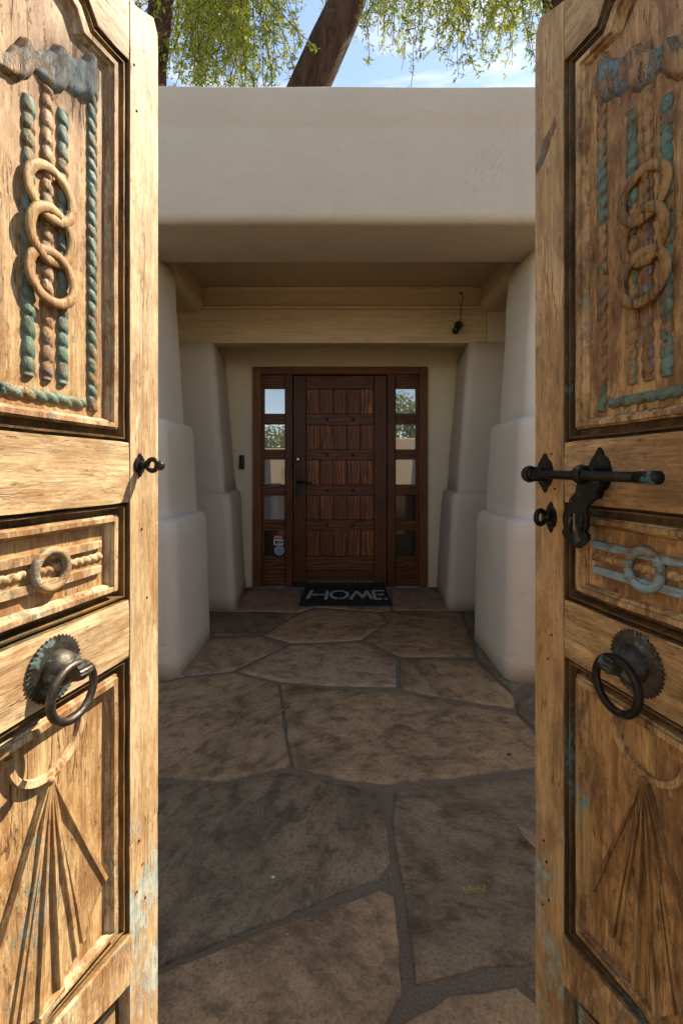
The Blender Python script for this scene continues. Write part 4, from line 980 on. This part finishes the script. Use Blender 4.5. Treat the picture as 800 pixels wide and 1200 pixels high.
# high sprays that dapple the upper part of the gate leaf
for i in range(9):
    p = Vector((random.uniform(2.75, 3.3), random.uniform(2.8, 3.2), random.uniform(6.9, 7.4))); strand(bm, lo_(p), random.uniform(.3, .5), .08, 3, wb, .5)
put('foliage', bm, LEAF, t1, recalc=False)['kind'] = 'stuff'; put('twigs', wb, BARK, t1)['kind'] = 'stuff'
t2 = thing('dark_trunk_tree', 'slim dark upright tree trunk behind the parapet at the far left', 'tree', (-2.3, 5.6, -.05))
bm = bmesh.new(); limb(bm, [lo_((-2.3, 5.6, -.1), t2), lo_((-2.35, 5.6, 2.4), t2), lo_(at(180, 110, 5.6), t2), lo_(at(183, 55, 5.6), t2), lo_(at(189, 0, 5.6), t2), lo_(at(194, -120, 5.6), t2), lo_(at(180, -300, 5.4), t2)], .17, .13, 12); put('trunk', bm, BARK, t2, True)
bm = bmesh.new(); wb = bmesh.new()
for i in range(30):
    p = at(random.uniform(60, 260), random.uniform(-340, -180), random.uniform(4.9, 6.4)); strand(bm, lo_(p, t2), random.uniform(.9, 1.8), .095, 4, wb)
put('foliage', bm, LEAF, t2, recalc=False)['kind'] = 'stuff'; put('twigs', wb, BARK, t2)['kind'] = 'stuff'
t3 = thing('right_trunk_tree', 'dark tree trunk just showing above the shaded gate leaf at the right', 'tree', (2.75, 5.6, -.05))
bm = bmesh.new(); limb(bm, [lo_((2.9, 5.6, -.1), t3), lo_((2.8, 5.6, 2.5), t3), lo_(at(656, 60, 5.6), t3), lo_(at(650, 0, 5.6), t3), lo_(at(644, -160, 5.6), t3), lo_(at(660, -300, 5.5), t3)], .17, .13, 12); put('trunk', bm, BARK, t3, True)
bm = bmesh.new(); wb = bmesh.new()
for i in range(30):
    p = at(random.uniform(560, 800), random.uniform(-340, -180), random.uniform(4.9, 6.4)); strand(bm, lo_(p, t3), random.uniform(.9, 1.8), .095, 4, wb)
put('foliage', bm, LEAF, t3, recalc=False)['kind'] = 'stuff'; put('twigs', wb, BARK, t3)['kind'] = 'stuff'
# trees outside the gate, behind the camera: the sidelight panes mirror them
def bushy(name, lab, x, y, h, r, n_=1500, leaf=.16, grp=None, mat=LEAFD):
    t = thing(name, lab, 'tree', (x, y, -.05), 0, grp)
    bm = bmesh.new(); limb(bm, [(0, 0, 0), (.1, 0, h*.25), (-.05, .1, h*.5), (.1, 0, h*.8)], .18, .05, 10)
    for k in range(5): a = 2*pi*k/5; limb(bm, [(0, 0, h*.35), (cos(a)*r*.4, sin(a)*r*.4, h*.55), (cos(a)*r*.75, sin(a)*r*.75, h*.7)], .07, .02, 6)
    put('trunk', bm, BARK, t, True)
    bm = bmesh.new(); cl = [(Vector((random.gauss(0, r*.45), random.gauss(0, r*.45), h*.62+random.gauss(0, h*.15))), random.uniform(.25, .5)*r) for _ in range(16)]
    for i in range(n_):
        c, cr = random.choice(cl); d = Vector((random.gauss(0, 1), random.gauss(0, 1), random.gauss(0, 1))).normalized(); leafquad(bm, c+d*cr*random.uniform(.6, 1), Vector((random.gauss(0, 1), random.gauss(0, 1), random.gauss(0, .8))), leaf, leaf*.28)
    put('crown', bm, mat, t, recalc=False); return t
bushy('garden_tree', 'bushy green tree outside the gate, on the left behind the camera', -4.6, -7.5, 4.0, 1.9, 2600)
bushy('garden_tree', 'taller green tree outside the gate, on the right behind the camera', 3.9, -9.0, 4.6, 2.2, 2600)
bushy('garden_tree', 'low round tree outside the gate, straight behind the camera', -1.4, -10, 3.8, 2.0, 2600)
bushy('garden_tree', 'small tree near the courtyard wall, right behind the camera', 1.6, -7.0, 3.0, 1.2, 2000, .13)

bushy('garden_bush', 'dense rounded bush outside the gate, left behind the camera', -2.9, -7.6, 3.0, 1.5, 3600, .12)
bushy('garden_bush', 'dense tall bush outside the gate, right behind the camera', 2.6, -7.8, 4.3, 1.6, 3600, .12)
# ============================================================= SMALL THINGS ON THE FLOOR
def dryleaf(name, p, q, wd, mat, lab, cat='leaf', curl=.012):
    p = Vector((*fl(*p), .013)); q = Vector((*fl(*q), .013)); d = q-p; s = Vector((-d.y, d.x, 0)).normalized(); bm = bmesh.new(); rows = []
    for i in range(9):
        t = i/8; c = p+d*t; c.z += curl*sin(pi*t)*.6; ww = wd*sin(pi*min(max(t, .04), .96))**.8
        rows.append([bm.verts.new(c+s*ww+Vector((0, 0, curl*.5))), bm.verts.new(c), bm.verts.new(c-s*ww+Vector((0, 0, curl*.45)))])
    for a, b in zip(rows, rows[1:]):
        for k in range(2): bm.faces.new((a[k], a[k+1], b[k+1], b[k]))
    r = bmesh.ops.solidify(bm, geom=bm.faces[:], thickness=.0008)
    return tag(put(name, bm, mat, None, True), lab, cat)
DRY = plain('dry_leaf', (.36, .26, .16), .7); PINK = plain('pinkish_leaf', (.55, .36, .26), .6); YEL = plain('yellow_green_leaflet', (.30, .30, .03), .6)
dryleaf('dry_leaf', (310, 852), (340, 832), .008, DRY, 'thin dry leaf lying across the joint of the flagstones')
dryleaf('fallen_leaf', (607, 978), (633, 1008), .017, PINK, 'pinkish brown fallen leaf beside the right gate leaf', curl=.02)
dryleaf('twig', (375, 780), (380, 769), .004, DRY, 'small pale twig on the middle flagstone', 'twig')
bm = bmesh.new(); P_ = [Vector((*fl(543+i*2.7, 1050-i*.25), .015)) for i in range(10)]; tube(bm, P_, .0007, 4)
sprig = tag(put('fallen_sprig', bm, YEL), 'tiny yellow green feathery sprig on the right flagstone', 'sprig')
for i, p in enumerate(P_):
    for s in (-1, 1):
        bm2 = bmesh.new(); leafquad(bm2, p, Vector((.3, s, 0.05)), .012, .0018); put('leaflet', bm2, YEL, sprig, recalc=False)
bm = bmesh.new(); c = fl(320, 1034); bmesh.ops.create_icosphere(bm, subdivisions=2, radius=.0045, matrix=Matrix.Translation((c[0], c[1], .014)) @ Matrix.Diagonal((1, .8, .6, 1))); tag(put('pebble', bm, WHT, None, True), 'tiny white pebble on the dark left flagstone', 'pebble')
bm = bmesh.new(); rl = random.Random(5)
for i in range(150):
    if i < 90: sgn = rl.choice((-1, 1)); x, y = sgn*(.87-abs(rl.gauss(0, .05))), rl.uniform(2.3, 4.2)
    else: x, y = rl.uniform(-.7, .7), rl.uniform(.95, 3.6)
    k = rl.uniform(.0025, .007); a = rl.uniform(0, pi)
    d = Vector((cos(a), sin(a), 0)); q = Vector((x, y, .0095)); n_ = Vector((-d.y, d.x, .25))*k*.35
    bm.faces.new([bm.verts.new(q), bm.verts.new(q+d*k+n_), bm.verts.new(q+d*2*k), bm.verts.new(q+d*k-n_+Vector((0, 0, .002)))])
lt = tag(put('leaf_litter', bm, DRY, recalc=False), 'tiny dry leaf crumbs scattered over the paving', 'litter'); lt['kind'] = 'stuff'
bm = bmesh.new(); c = fl(596, 888); bmesh.ops.create_icosphere(bm, subdivisions=2, radius=.006, matrix=Matrix.Translation((c[0], c[1], .014)) @ Matrix.Diagonal((1.4, .7, .6, 1))); tag(put('seed_pod', bm, KICK, None, True), 'small dark seed pod on the large middle flagstone', 'seed')
